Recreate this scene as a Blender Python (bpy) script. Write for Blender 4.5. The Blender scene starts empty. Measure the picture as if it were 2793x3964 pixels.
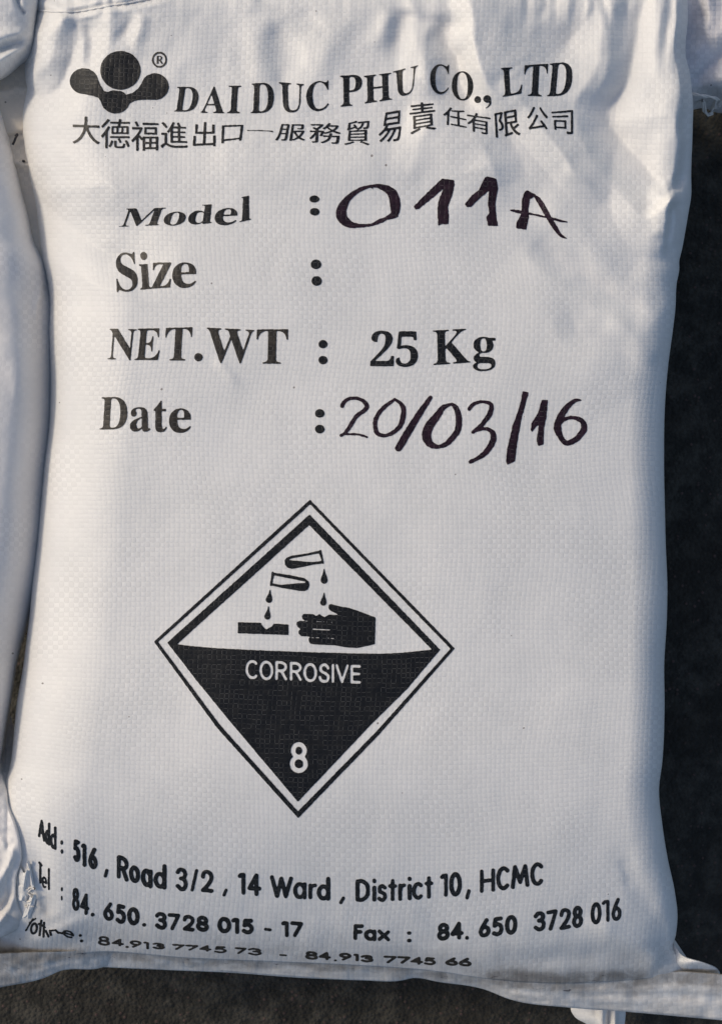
import bpy, math, random
import numpy as np
from mathutils import Vector

random.seed(7)
rng = np.random.default_rng(11)
sc = bpy.context.scene
C = sc.collection

# ------------------------------------------------------------------ camera, sky, sun, exposure
K = 0.50 / 2793.0            # metres per unit of the face drawing (0.5 m across the frame)
DIST = 0.72                  # camera to sack face
ZF = 0.27                    # height of the sack face above the ground
CZ = ZF + DIST
cam = bpy.data.cameras.new('camera')
cam.sensor_fit = 'VERTICAL'
cam.angle_y = 2 * math.atan(3964 * K / 2 / DIST)
cam.clip_start = 0.02
cam.clip_end = 100
co = bpy.data.objects.new('camera', cam)
co.location = (0, 0, CZ)
C.objects.link(co)
sc.camera = co

SUN_EL, SUN_AZ = 38.0, 152.0          # degrees; azimuth measured from +X counter-clockwise
w = bpy.data.worlds.new('World')
sc.world = w
w.use_nodes = True
nt = w.node_tree
sky = nt.nodes.new('ShaderNodeTexSky')
sky.sky_type = 'NISHITA'
sky.sun_disc = False
sky.sun_elevation = math.radians(SUN_EL)
sky.air_density = 0.9; sky.dust_density = 2.2; sky.ozone_density = 0.6
sky.sun_rotation = math.radians(90 - SUN_AZ)
nt.links.new(sky.outputs[0], nt.nodes['Background'].inputs[0])
nt.nodes['Background'].inputs[1].default_value = 0.15
sl = bpy.data.lights.new('sun', 'SUN')
sl.energy = 2.1
sl.angle = math.radians(9)
sl.color = (1.0, 0.87, 0.68)
so = bpy.data.objects.new('sun', sl)
d = Vector((math.cos(math.radians(SUN_AZ)) * math.cos(math.radians(SUN_EL)),
            math.sin(math.radians(SUN_AZ)) * math.cos(math.radians(SUN_EL)),
            math.sin(math.radians(SUN_EL))))
so.rotation_euler = d.to_track_quat('Z', 'Y').to_euler()
so.location = d * 3
C.objects.link(so)
sc.view_settings.view_transform = 'Standard'
sc.view_settings.look = 'None'
sc.view_settings.exposure = -0.36
sc.view_settings.gamma = 1.0

# ------------------------------------------------------------------ small numeric helpers
def interp(pts):
    xs = np.array([p[0] for p in pts], float)
    ys = np.array([p[1] for p in pts], float)
    # monotone-ish smooth interpolation (Catmull-Rom on uneven knots)
    m = np.gradient(ys, xs)
    def f(x):
        x = np.asarray(x, float)
        i = np.clip(np.searchsorted(xs, x) - 1, 0, len(xs) - 2)
        h = xs[i + 1] - xs[i]
        t = np.clip((x - xs[i]) / h, 0, 1)
        return ((2*t**3 - 3*t**2 + 1) * ys[i] + (t**3 - 2*t**2 + t) * h * m[i]
                + (-2*t**3 + 3*t**2) * ys[i+1] + (t**3 - t**2) * h * m[i+1])
    return f

class Noise:
    def __init__(self, seed, n=257):
        self.n = n
        self.g = np.random.default_rng(seed).uniform(-1, 1, (n, n))
    def __call__(self, x, y):
        x = np.asarray(x, float); y = np.asarray(y, float)
        xi = np.floor(x).astype(int); yi = np.floor(y).astype(int)
        fx = x - xi; fy = y - yi
        fx = fx**3 * (fx * (fx * 6 - 15) + 10); fy = fy**3 * (fy * (fy * 6 - 15) + 10)
        n = self.n
        a = self.g[yi % n, xi % n]; b = self.g[yi % n, (xi+1) % n]
        c = self.g[(yi+1) % n, xi % n]; d_ = self.g[(yi+1) % n, (xi+1) % n]
        return (a*(1-fx) + b*fx)*(1-fy) + (c*(1-fx) + d_*fx)*fy
N1, N2, N3, N4 = Noise(1), Noise(2), Noise(3), Noise(4)

def sstep(a, b, x):
    t = np.clip((np.asarray(x, float) - a) / (b - a), 0, 1)
    return t*t*(3-2*t)

def P(u, v, z):
    """point of the place seen at drawing coordinates u,v when it stands z above the ground"""
    s = K * (CZ - z) / DIST
    return np.stack([(u - 1396.5) * s, -(v - 1982.0) * s, z], -1)

def resample(pts, step=25):
    p = np.array(pts, float)
    out = []
    for i in range(len(p) - 1):
        p0 = p[max(i-1, 0)]; p1 = p[i]; p2 = p[i+1]; p3 = p[min(i+2, len(p)-1)]
        n = max(1, int(np.hypot(*(p2[:2]-p1[:2])) / step))
        for k in range(n):
            t = k / n
            out.append(0.5*((2*p1) + (-p0+p2)*t + (2*p0-5*p1+4*p2-p3)*t*t + (-p0+3*p1-3*p2+p3)*t**3))
    out.append(p[-1])
    return np.array(out)

# ------------------------------------------------------------------ folds of the fabric (mm), on a regular grid
class Relief:
    def __init__(self, u0, u1, v0, v1, step=6.0):
        self.u0, self.v0, self.st = u0, v0, step
        self.nu = int((u1-u0)/step) + 2; self.nv = int((v1-v0)/step) + 2
        self.U, self.V = np.meshgrid(u0 + np.arange(self.nu)*step, v0 + np.arange(self.nv)*step)
        self.W = np.zeros_like(self.U)
    def fold(self, pts, amp, wl, wr=None, kind='r', taper=(0.25, 0.25)):
        """amp mm; wl / wr reach to the left / right of the fold's direction"""
        wr = wl if wr is None else wr
        q = resample(pts, 40)
        pad = 4.0 * max(wl, wr)
        j0 = int(max(0, (q[:,0].min()-pad-self.u0)/self.st)); j1 = int(min(self.nu, (q[:,0].max()+pad-self.u0)/self.st+1))
        i0 = int(max(0, (q[:,1].min()-pad-self.v0)/self.st)); i1 = int(min(self.nv, (q[:,1].max()+pad-self.v0)/self.st+1))
        if j1 <= j0 or i1 <= i0: return
        U = self.U[i0:i1, j0:j1]; V = self.V[i0:i1, j0:j1]
        U = U + 9*N1(U/80, V/80); V = V + 9*N2(U/80, V/80)
        best = np.full(U.shape, 1e9); side = np.zeros(U.shape); tt = np.zeros(U.shape)
        L = len(q) - 1
        for k in range(L):
            a = q[k]; b = q[k+1]; dx, dy = b[0]-a[0], b[1]-a[1]
            t = np.clip(((U-a[0])*dx + (V-a[1])*dy) / (dx*dx+dy*dy+1e-9), 0, 1)
            ex = U - a[0] - t*dx; ey = V - a[1] - t*dy
            dd = np.hypot(ex, ey)
            m = dd < best
            best[m] = dd[m]
            side[m] = np.sign(dx*ey - dy*ex)[m]      # + is towards negative u when walking down the page
            tt[m] = ((k + t) / L)[m]
        wd = np.where(side > 0, wl, wr)              # walking down the page, wl is the left of the picture
        if kind == 'r': f = np.exp(-(best/wd)**2)
        elif kind == 't': f = np.clip(1 - best/wd, 0, 1)
        elif kind == 'c': f = np.exp(-(np.sqrt(best**2 + 9.0) - 3.0)/wd)
        tp = np.ones_like(tt)
        if taper[0] > 0: tp = tp * sstep(0, taper[0], tt)
        if taper[1] > 0: tp = tp * (1 - sstep(1-taper[1], 1, tt))
        self.W[i0:i1, j0:j1] += (1.65 if kind == 't' else 1.15) * amp * f * tp
    def __call__(self, u, v):
        x = np.clip((np.asarray(u, float) - self.u0)/self.st, 0, self.nu - 1.001)
        y = np.clip((np.asarray(v, float) - self.v0)/self.st, 0, self.nv - 1.001)
        xi = x.astype(int); yi = y.astype(int); fx = x-xi; fy = y-yi
        W = self.W
        return ((W[yi, xi]*(1-fx) + W[yi, xi+1]*fx)*(1-fy) + (W[yi+1, xi]*(1-fx) + W[yi+1, xi+1]*fx)*fy) * 0.001

# outline of the printed sack in drawing coordinates: v -> u
Lf = interp([(-420,150),(-200,120),(42,97),(178,86),(256,85),(340,90),(444,77),(523,84),(622,97),(748,125),(774,131),(863,144),
             (993,159),(1176,190),(1252,187),(1503,192),(1670,186),(1765,173),(1932,157),(2089,142),(2271,123),(2397,113),
             (2487,102),(2587,89),(2722,65),(2792,58),(2901,48),(2966,39),(3027,20),(3200,-20),(3400,-50),(3600,-75),(3900,-110)])
Rf = interp([(-420,2600),(-200,2640),(61,2660),(232,2655),(274,2666),(341,2675),(390,2680),(488,2679),(670,2673),(768,2672),(804,2666),
             (914,2647),(963,2638),(1012,2627),(1042,2627),(1097,2617),(1194,2612),(1280,2602),(1415,2584),(1562,2572),(1779,2568),
             (2000,2572),(2087,2574),(2286,2581),(2415,2578),(2562,2569),(2736,2570),(2952,2561),(3050,2549),(3189,2561),
             (3327,2583),(3448,2609),(3552,2620),(3622,2613),(3672,2603),(3715,2640),(3775,2700),(3900,2760)])
# the line where the face meets the hem: u -> v
Bf = interp([(-200,3718),(0,3706),(86,3702),(260,3697),(415,3684),(476,3687),(692,3706),(1050,3722),(1400,3738),(1650,3756),(1912,3792),
             (2128,3806),(2345,3800),(2480,3790),(2621,3776),(2700,3780),(2900,3800)])

R = Relief(-260, 3000, -460, 4060)
fold = R.fold
# mouth gathers and folds, upper left
fold([(300,20),(243,67),(188,146),(140,261),(91,350)], 7.0, 90, 110, 't', (.15,.15))
fold([(330,60),(290,200),(225,330),(150,440)], -3.5, 80, 120, 't', (.15,.3))
fold([(330,70),(318,160),(300,300)], 2.5, 20, 25, taper=(.1,.6))
fold([(345,60),(355,190),(345,320)], -2.5, 25, taper=(.1,.6))
fold([(520,40),(490,110),(455,190)], -2.6, 26, 34, taper=(.2,.5))
fold([(560,40),(540,130),(500,240)], 2.0, 40, 30, taper=(.2,.5))
fold([(140,40),(132,110)], -2.0, 14, taper=(.1,.5)); fold([(165,50),(168,120)], -2.2, 12, taper=(.1,.6))
fold([(215,50),(212,95)], -1.6, 12, taper=(.1,.6)); fold([(400,30),(396,90)], -1.6, 12, taper=(.1,.6))
fold([(430,20),(420,120),(430,200)], 1.6, 24, taper=(.1,.6))
fold([(986,-20),(1060,25),(1130,50),(1240,115),(1300,200)], -2.2, 22, 60, 'c', (.1,.5))
fold([(93,48),(124,36),(173,42),(235,45),(297,44),(371,32),(463,15),(538,3),(700,-35),(900,-80),(1200,-120)], -3.2, 15, taper=(0,.2))
fold([(93,64),(124,52),(173,60),(235,62),(297,60),(371,48),(463,30),(538,18),(700,-20)], 1.6, 14, taper=(0,.2))
fold([(93,28),(173,24),(297,25),(463,-4),(600,-30)], 2.4, 16, taper=(0,.2))
for x0 in (105, 150, 190, 240, 280, 335, 385, 430, 480):
    fold([(x0, -70), (x0+random.uniform(-10, 20), -20), (x0+random.uniform(-5, 30), 30)], random.choice((-2, 1.8)), 12, taper=(.1,.3))
# upper middle
fold([(980,40),(1010,200),(1030,330),(1100,420)], 2.8, 55, 60, taper=(.3,.4))
fold([(1060,60),(1090,230),(1150,400)], -3.0, 60, 70, taper=(.3,.4))
fold([(1300,40),(1270,180),(1230,300)], 1.8, 60, taper=(.3,.4))
fold([(1580,20),(1545,130),(1500,260)], -3.0, 38, 45, taper=(.2,.5))
fold([(1525,30),(1485,120),(1440,220)], 2.4, 40, 34, taper=(.2,.5))
fold([(1585,-40),(1610,60),(1590,120)], 2.2, 24, 26, taper=(.1,.5))
# upper right: flat facets between crisp ridges and troughs
fold([(1653,60),(1650,173),(1645,290),(1670,400)], 4.0, 110, 80, 't', (.25,.35))
fold([(1700,40),(1714,130),(1757,199),(1775,270),(1800,380),(1830,470)], -5.0, 110, 90, 't', (.2,.35))
fold([(1815,-80),(1826,17),(1843,173),(1882,303),(1935,390),(2000,470)], 7.5, 90, 260, 't', (.0,.4))
fold([(2330,-40),(2310,17),(2250,110),(2172,207),(2120,300)], -4.0, 130, 190, 't', (.0,.4))
fold([(2385,-60),(2371,52),(2345,259),(2302,370),(2250,470)], 4.5, 150, 90, 't', (.0,.4))
fold([(2500,-80),(2483,35),(2431,285),(2354,445),(2385,530),(2466,622),(2598,778)], -8.0, 130, 220, 't', (.0,.05))
fold([(2665,-60),(2655,60),(2645,250),(2632,420),(2612,640),(2598,776)], 9.0, 240, 30, 't', (.0,.0))
fold([(2598,776),(2617,850),(2628,930),(2640,965)], 4.0, 90, 22, 't', (.0,.3))
fold([(2500,745),(2598,776),(2690,770)], 2.5, 26, 60, 't', (.4,.0))
fold([(1560,430),(1653,467),(1783,527),(1865,571),(1906,640),(1925,720),(1980,820)], 5.0, 250, 110, 't', (.2,.35))
fold([(1930,300),(1991,363),(2086,484),(2172,605),(2250,692),(2340,800)], 4.5, 90, 140, 't', (.2,.3))
fold([(2060,760),(2200,860),(2330,960),(2460,1050)], 2.5, 110, 130, 't', (.3,.3))
fold([(2000,900),(2068,942),(2224,1055),(2388,1158),(2540,1250)], -2.8, 70, 100, 't', (.25,.25))
fold([(2150,1150),(2198,1210),(2233,1280),(2345,1331),(2440,1400),(2540,1500)], -1.8, 70, 90, 't', (.2,.4))
fold([(2240,900),(2370,990),(2500,1100),(2590,1200)], -1.2, 60, 60, 't', (.3,.2))
fold([(2330,1230),(2450,1300),(2560,1400)], 1.0, 70, 50, 't', (.3,.2))
fold([(1950,1000),(2120,1150),(2300,1340),(2420,1560)], 2.0, 160, 160, 'r', (.3,.3))
fold([(2545,890),(2600,975),(2625,1010)], -2.0, 22, 22, 'r', (.3,.1))
fold([(2330,-60),(2365,100),(2395,170)], -1.6, 24, 24, 't', (.1,.5))
for x0 in (2040, 2095, 2150, 2205, 2262, 2430, 2540):
    fold([(x0,-60),(x0+random.uniform(-15,25),20),(x0+random.uniform(-20,20),random.uniform(70,130))], random.choice((-1.3,1.3,-1.8)), 20, 26, 't', (.0,.6))
fold([(2610,-60),(2590,60),(2578,180),(2570,330)], -3.0, 30, 26, 't', (.0,.5))
# left: the soft shoulder beside the model line
fold([(112,738),(243,724),(364,722),(520,730),(700,760)], 2.0, 120, 160, 't', (.0,.45))
fold([(125,760),(200,815),(270,870),(400,960),(520,1005),(700,1040)], -5.5, 140, 210, 't', (.0,.45))
fold([(150,640),(170,710),(150,752)], -1.2, 20, taper=(.3,.05))
fold([(700,560),(1000,640),(1400,660),(1700,640)], 2.4, 120, 110, taper=(.3,.3))
fold([(820,1370),(860,1420),(930,1500)], 1.0, 18, taper=(.3,.5))
# lower edge
fold([(60,3660),(150,3630),(277,3580),(420,3530)], 3.0, 35, 22, taper=(.05,.6))
fold([(-60,3620),(150,3668),(330,3650),(520,3620)], -3.4, 32, taper=(.05,.5))
fold([(90,3640),(200,3690),(420,3680),(700,3690)], 1.5, 22, taper=(.2,.5))
fold([(100,3575),(140,3610),(230,3640),(300,3645)], -1.6, 12, 16, 'c', (.1,.5))
fold([(2380,3240),(2440,3340),(2520,3520),(2600,3745)], -2.2, 48, 40, taper=(.4,.02))
fold([(2470,3260),(2560,3400),(2600,3560)], 1.0, 60, 60, taper=(.4,.2))
fold([(2250,3560),(2400,3640),(2560,3735)], 4.0, 60, 50, taper=(.4,.1))
fold([(1900,3700),(2100,3715),(2350,3700),(2520,3740)], -3.6, 36, 40, taper=(.3,.2))
fold([(2390,3330),(2425,3400),(2440,3470)], -1.2, 10, 30, 'c', (.2,.5))
fold([(1350,3640),(1700,3690),(1900,3740)], 2.0, 40, taper=(.4,.3))
fold([(140,3200),(150,3350),(170,3480),(190,3560)], -3.0, 40, taper=(.3,.2))
fold([(118,3390),(140,3460),(160,3540)], 2.0, 14, taper=(.2,.2))
fold([(95,3000),(105,3150),(120,3300)], -1.8, 40, taper=(.3,.3))
U, V = R.U, R.V
top = 1 - sstep(250, 900, V)
edge = np.maximum(1 - sstep(0, 500, 2620 - U), 0) * (1 - sstep(1300, 1700, V))
low = sstep(3250, 3600, V)
act = np.clip(0.22 + 0.8*top + 0.25*edge + 0.7*low, 0, 1.2)
R.W += act * (1.3*N1(U/170 + 0.5*N2(U/200, V/200), V/210) + 0.45*N2(U/75, V/95) + 0.22*N3(U/34, V/40) + 0.06*N4(U/14, V/14))
R.W += 1.6*N3(U/520+3, V/560+7) + 0.9*N4(U/300, V/330)
R.W += top * (1 - sstep(0, 260, V)) * 0.3 * N4(U/26, V/150)

for _ in range(2):
    W_ = np.pad(R.W, 1, mode='edge')
    R.W = (4*W_[1:-1, 1:-1] + 2*(W_[:-2, 1:-1]+W_[2:, 1:-1]+W_[1:-1, :-2]+W_[1:-1, 2:]) + W_[:-2, :-2]+W_[2:, 2:]+W_[:-2, 2:]+W_[2:, :-2])/16

def main_h(u, v):
    L = Lf(v); Rr = Rf(v)
    dl = np.maximum(u - L, 0.0); dr = np.maximum(Rr - u, 0.0)
    tl = np.clip(dl/330.0, 0, 1); tr = np.clip(dr/135.0, 0, 1)
    low = sstep(2600, 3300, v)
    h = ZF - 0.058*(1 - np.sqrt(np.maximum(1-(1-tl)**2, 0)))*(1-0.25*low)
    h = h - 0.030*(1 - np.sqrt(np.maximum(1-(1-tr)**2, 0)))
    s = (u - L)/(Rr - L + 1e-6)
    h = h - 0.010*(2*s-1.0)**2 * (1 - 0.3*sstep(3000, 3600, v))
    h = h - 0.016*(1 - sstep(-100, 1500, v)) - 0.06*(1-sstep(-420, 40, v))
    b = Bf(u) - v                                  # distance to the hem line
    t = np.clip(b/1000.0, 0, 1)
    h = h - 0.082*(1-t)**3.0 - 0.010*(1-np.clip(b/160.0, 0, 1))**2
    damp = np.clip(np.minimum(dl, dr)/45.0, 0.0, 1)
    h = h + R(u, v)*damp
    return h

# ------------------------------------------------------------------ mesh helpers
def link(name, me, mat, parent=None):
    o = bpy.data.objects.new(name, me)
    C.objects.link(o)
    if mat: me.materials.append(mat)
    if parent is not None:
        o.parent = parent
        o.matrix_parent_inverse = parent.matrix_world.inverted()
    return o

def mesh_from(name, co3, faces, smooth=True, uv=None, attrs=None):
    """faces: (n,k) int array, or list of arrays of different k"""
    me = bpy.data.meshes.new(name)
    fl = faces if isinstance(faces, list) else [faces]
    fl = [f for f in fl if len(f)]
    nv = len(co3)
    loops = np.concatenate([f.ravel() for f in fl]).astype(np.int32)
    tot = np.concatenate([np.full(len(f), f.shape[1], np.int32) for f in fl])
    st = np.concatenate([[0], np.cumsum(tot)[:-1]]).astype(np.int32)
    me.vertices.add(nv); me.vertices.foreach_set('co', np.asarray(co3, np.float32).ravel())
    me.loops.add(len(loops)); me.loops.foreach_set('vertex_index', loops)
    me.polygons.add(len(tot)); me.polygons.foreach_set('loop_start', st); me.polygons.foreach_set('loop_total', tot)
    if smooth: me.polygons.foreach_set('use_smooth', np.ones(len(tot), bool))
    if uv is not None:
        l = me.uv_layers.new(name='weave')
        l.data.foreach_set('uv', np.asarray(uv, np.float32)[loops].ravel())
    for k_, a in (attrs or {}).items():
        at = me.attributes.new(k_, 'FLOAT', 'POINT'); at.data.foreach_set('value', np.asarray(a, np.float32))
    me.update(calc_edges=True)
    me.validate()
    return me

CELL = 18.7
def weave_uv(u, v):
    """fabric coordinates in tapes; the weave follows the pulled rows of print"""
    u = np.asarray(u, float); v = np.asarray(v, float)
    bend = sstep(2300, 3700, v)
    x = (u - 1380)/1250.0
    vv = v + bend*(95*x*x + 70*np.clip(-x-0.35, 0, 2)**2*2.2) - 0.0*v
    vv = vv + (1-sstep(0, 1000, v))*(38*x + 30*np.sin(x*3.3+0.7)) - 0.012*(u-1396)*(1-bend)
    uu = u + 0.035*(v-1982)*0.6 + 22*N3(v/420, v*0+3.3) + 10*N2(u/300+5, v/300)
    vv = vv + 12*N1(u/350, v/350+9)
    return np.stack([uu/CELL, -vv/CELL], -1)

def grime_shade_main(u, v):
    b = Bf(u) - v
    g = (1 - sstep(-10, 330, b))*0.50 + np.exp(-((b-15)/26.0)**2)*0.55*sstep(1750, 1950, u)*(1-sstep(2380, 2560, u))  # broad band paints the shade of the foot slope; narrow one is scuffs
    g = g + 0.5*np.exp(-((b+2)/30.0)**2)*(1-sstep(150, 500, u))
    g = g + 0.25*(1-sstep(0, 160, u-Lf(v)))*sstep(2500, 3300, v)  # shade of the lower left edge painted in
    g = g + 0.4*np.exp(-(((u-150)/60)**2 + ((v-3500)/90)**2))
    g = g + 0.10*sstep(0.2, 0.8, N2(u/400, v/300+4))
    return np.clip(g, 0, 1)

def side_s(n, k=0.55):
    t = np.linspace(0, 1, n)
    return (1-k)*t + k*(1-np.cos(np.pi*t))/2

def sheet(name, Lfun, Rfun, v0, Bfun, hfun, nu, nv, mat, parent, zlow, grime_shade=None, tfun=None):
    """closed bulging bag: a dense upper face and a coarser underside that meet at the outline"""
    s = side_s(nu)[None, :]; t = side_s(nv, 0.3)[:, None]
    um = Lfun(np.full(1, 2000.0)) if False else None
    u = Lfun(v0 + t*(3700-v0)) * (1-s) + Rfun(v0 + t*(3700-v0)) * s
    for _ in range(4):                       # v depends on u through the hem line
        vtop = v0 if tfun is None else tfun(u)
        v = vtop + t*(Bfun(u) - vtop)
        u = Lfun(v)*(1-s) + Rfun(v)*s
    z = hfun(u, v)
    co3 = P(u, v, z).reshape(-1, 3)
    uv = weave_uv(u, v).reshape(-1, 2)
    g = np.zeros(u.size) if grime_shade is None else grime_shade(u, v).ravel()
    idx = np.arange(nu*nv).reshape(nv, nu)
    f = np.stack([idx[:-1, :-1], idx[1:, :-1], idx[1:, 1:], idx[:-1, 1:]], -1).reshape(-1, 4)
    loop = np.concatenate([idx[0, :-1], idx[:-1, -1], idx[-1, :0:-1], idx[:0:-1, 0]])
    base = co3[loop]; cen = base.mean(0)
    rings = []; prev = loop; off = len(co3); fs = [f]
    extra = []; exuv = []
    for j, (a, b) in enumerate([(0.012, 0.22), (0.04, 0.45), (0.09, 0.72), (0.17, 0.9), (0.3, 1.0), (0.97, 1.0)]):
        r = base.copy()
        r[:, :2] = base[:, :2]*(1-a) + cen[:2]*a
        r[:, 2] = base[:, 2]*(1-b) + zlow*b
        cur = off + np.arange(len(loop)); off += len(loop)
        extra.append(r); exuv.append(uv[loop] + np.array([0.0, (j+1)*4.0]))
        fs.append(np.stack([prev, np.roll(prev, -1), np.roll(cur, -1), cur], -1))
        prev = cur
    fs_all = [np.concatenate(fs)]
    co3 = np.concatenate([co3] + extra)
    uv = np.concatenate([uv] + exuv)
    g = np.concatenate([g, np.zeros(len(co3)-len(g))])
    me = mesh_from(name, co3, fs_all, uv=uv, attrs={'grime_shade': g})
    return link(name, me, mat, parent)

def tube(pts3, r, n=6, closed=False):
    """vertices and quads of a thread along pts3"""
    p = np.array(pts3, float); m = len(p)
    tan = np.gradient(p, axis=0); tan /= np.linalg.norm(tan, axis=1)[:, None] + 1e-9
    ref = np.array([0.13, 0.21, 0.97])
    a = np.cross(tan, ref); a /= np.linalg.norm(a, axis=1)[:, None] + 1e-9
    b = np.cross(tan, a)
    rr = np.broadcast_to(np.asarray(r, float), (m,))
    ang = np.arange(n)*2*np.pi/n
    ring = p[:, None, :] + rr[:, None, None]*(a[:, None, :]*np.cos(ang)[None, :, None] + b[:, None, :]*np.sin(ang)[None, :, None])
    idx = np.arange(m*n).reshape(m, n)
    f = np.stack([idx[:-1], np.roll(idx[:-1], -1, 1), np.roll(idx[1:], -1, 1), idx[1:]], -1).reshape(-1, 4)
    return ring.reshape(-1, 3), f

def thread(name, pts3, r, mat, parent, strands=1):
    q = resample(np.array(pts3, float), 0.002)
    if len(q) < 3: q = np.array([q[0], (q[0]+q[-1])/2, q[-1]])
    V_, F_ = [], []; off = 0
    for sidx in range(strands):
        ph = sidx*2*np.pi/strands
        k = np.arange(len(q))*0.75
        tan = np.gradient(q, axis=0); tan /= np.linalg.norm(tan, axis=1)[:, None] + 1e-9
        a = np.cross(tan, [0.1, 0.2, 0.97]); a /= np.linalg.norm(a, axis=1)[:, None]+1e-9
        b = np.cross(tan, a)
        o_ = (a*np.cos(k+ph)[:, None] + b*np.sin(k+ph)[:, None])*r*0.55*(strands > 1)
        vv, ff = tube(q + o_, r*(0.62 if strands > 1 else 1))
        V_.append(vv); F_.append(ff+off); off += len(vv)
    return link(name, mesh_from(name, np.concatenate(V_), np.concatenate(F_)), mat, parent)

# ------------------------------------------------------------------ materials
def nodes(m):
    m.use_nodes = True
    return m.node_tree, m.node_tree.nodes, m.node_tree.links

class NB:
    """tiny node builder"""
    def __init__(self, m):
        self.t, self.n, self.l = nodes(m)
    def new(self, ty, **kw):
        x = self.n.new(ty)
        for k_, v_ in kw.items(): setattr(x, k_, v_)
        return x
    def put(self, sock, val):
        if hasattr(val, 'is_output'): self.l.new(val, sock)
        else: sock.default_value = val
    def math(self, op, a, b=0.0, c=0.0, clamp=False):
        x = self.new('ShaderNodeMath', operation=op, use_clamp=clamp)
        self.put(x.inputs[0], a); self.put(x.inputs[1], b)
        self.put(x.inputs[2], c)
        return x.outputs[0]
    def noise(self, vec, scale, detail=2.0, rough=0.5, dist=0.0):
        x = self.new('ShaderNodeTexNoise')
        self.l.new(vec, x.inputs['Vector'])
        x.inputs['Scale'].default_value = scale; x.inputs['Detail'].default_value = detail
        x.inputs['Roughness'].default_value = rough; x.inputs['Distortion'].default_value = dist
        return x
    def ramp(self, val, a, b, lo=0.0, hi=1.0):
        x = self.new('ShaderNodeMapRange', interpolation_type='SMOOTHSTEP')
        self.put(x.inputs[0], val); x.inputs[1].default_value = a; x.inputs[2].default_value = b
        x.inputs[3].default_value = lo; x.inputs[4].default_value = hi
        return x.outputs[0]
    def mix(self, f, a, b):
        x = self.new('ShaderNodeMix', data_type='RGBA')
        self.put(x.inputs[0], f); self.put(x.inputs[6], a); self.put(x.inputs[7], b)
        return x.outputs[2]

def weave_nodes(b, bump_mm=0.30):
    """plain weave of flat tapes; returns (crevice mask, over/under parity, bump normal, uv vector, per-crossing random)"""
    uvn = b.new('ShaderNodeUVMap', uv_map='weave')
    wob = b.noise(uvn.outputs[0], 0.35, 2.0)
    v1 = b.new('ShaderNodeVectorMath', operation='MULTIPLY_ADD')
    b.l.new(wob.outputs['Color'], v1.inputs[0]); v1.inputs[1].default_value = (0.5, 0.5, 0); b.l.new(uvn.outputs[0], v1.inputs[2])
    sp = b.new('ShaderNodeSeparateXYZ'); b.l.new(v1.outputs[0], sp.inputs[0])
    x, y = sp.outputs[0], sp.outputs[1]
    fx, fy = b.math('FRACT', x), b.math('FRACT', y)
    ix, iy = b.math('FLOOR', x), b.math('FLOOR', y)
    par = b.math('FRACT', b.math('MULTIPLY', b.math('ADD', ix, iy), 0.5))
    par = b.math('GREATER_THAN', par, 0.25)
    sx = b.math('SINE', b.math('MULTIPLY', fx, math.pi)); sy = b.math('SINE', b.math('MULTIPLY', fy, math.pi))
    pw = 0.40
    hA = b.math('MULTIPLY', b.math('POWER', sx, pw), b.math('MULTIPLY_ADD', sy, 0.5, 0.5))
    hB = b.math('MULTIPLY', b.math('POWER', sy, pw), b.math('MULTIPLY_ADD', sx, 0.5, 0.5))
    inv = b.math('SUBTRACT', 1.0, par)
    h = b.math('ADD', b.math('MULTIPLY', hA, inv), b.math('MULTIPLY', hB, par))
    cv = b.new('ShaderNodeCombineXYZ'); b.l.new(ix, cv.inputs[0]); b.l.new(iy, cv.inputs[1])
    wn = b.new('ShaderNodeTexWhiteNoise', noise_dimensions='2D'); b.l.new(cv.outputs[0], wn.inputs['Vector'])
    rnd = wn.outputs['Value']
    # crevice beside the tape that lies on top
    cA = b.ramp(sx, 0.30, 0.08); cB = b.ramp(sy, 0.30, 0.08)
    gA = b.math('MULTIPLY', cA, b.ramp(sy, 0.25, 0.5)); gB = b.math('MULTIPLY', cB, b.ramp(sx, 0.25, 0.5))
    cre = b.math('ADD', b.math('MULTIPLY', gA, inv), b.math('MULTIPLY', gB, par))
    fine = b.noise(uvn.outputs[0], 1.7, 3.0, 0.6)
    hh = b.math('ADD', h, b.math('MULTIPLY', fine.outputs['Fac'], 0.45))
    hh = b.math('ADD', hh, b.math('MULTIPLY', rnd, 0.22))
    bp = b.new('ShaderNodeBump'); bp.inputs['Strength'].default_value = 1.0
    bp.inputs['Distance'].default_value = bump_mm*0.001
    b.l.new(hh, bp.inputs['Height'])
    return cre, par, bp.outputs[0], uvn.outputs[0], rnd

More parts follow.
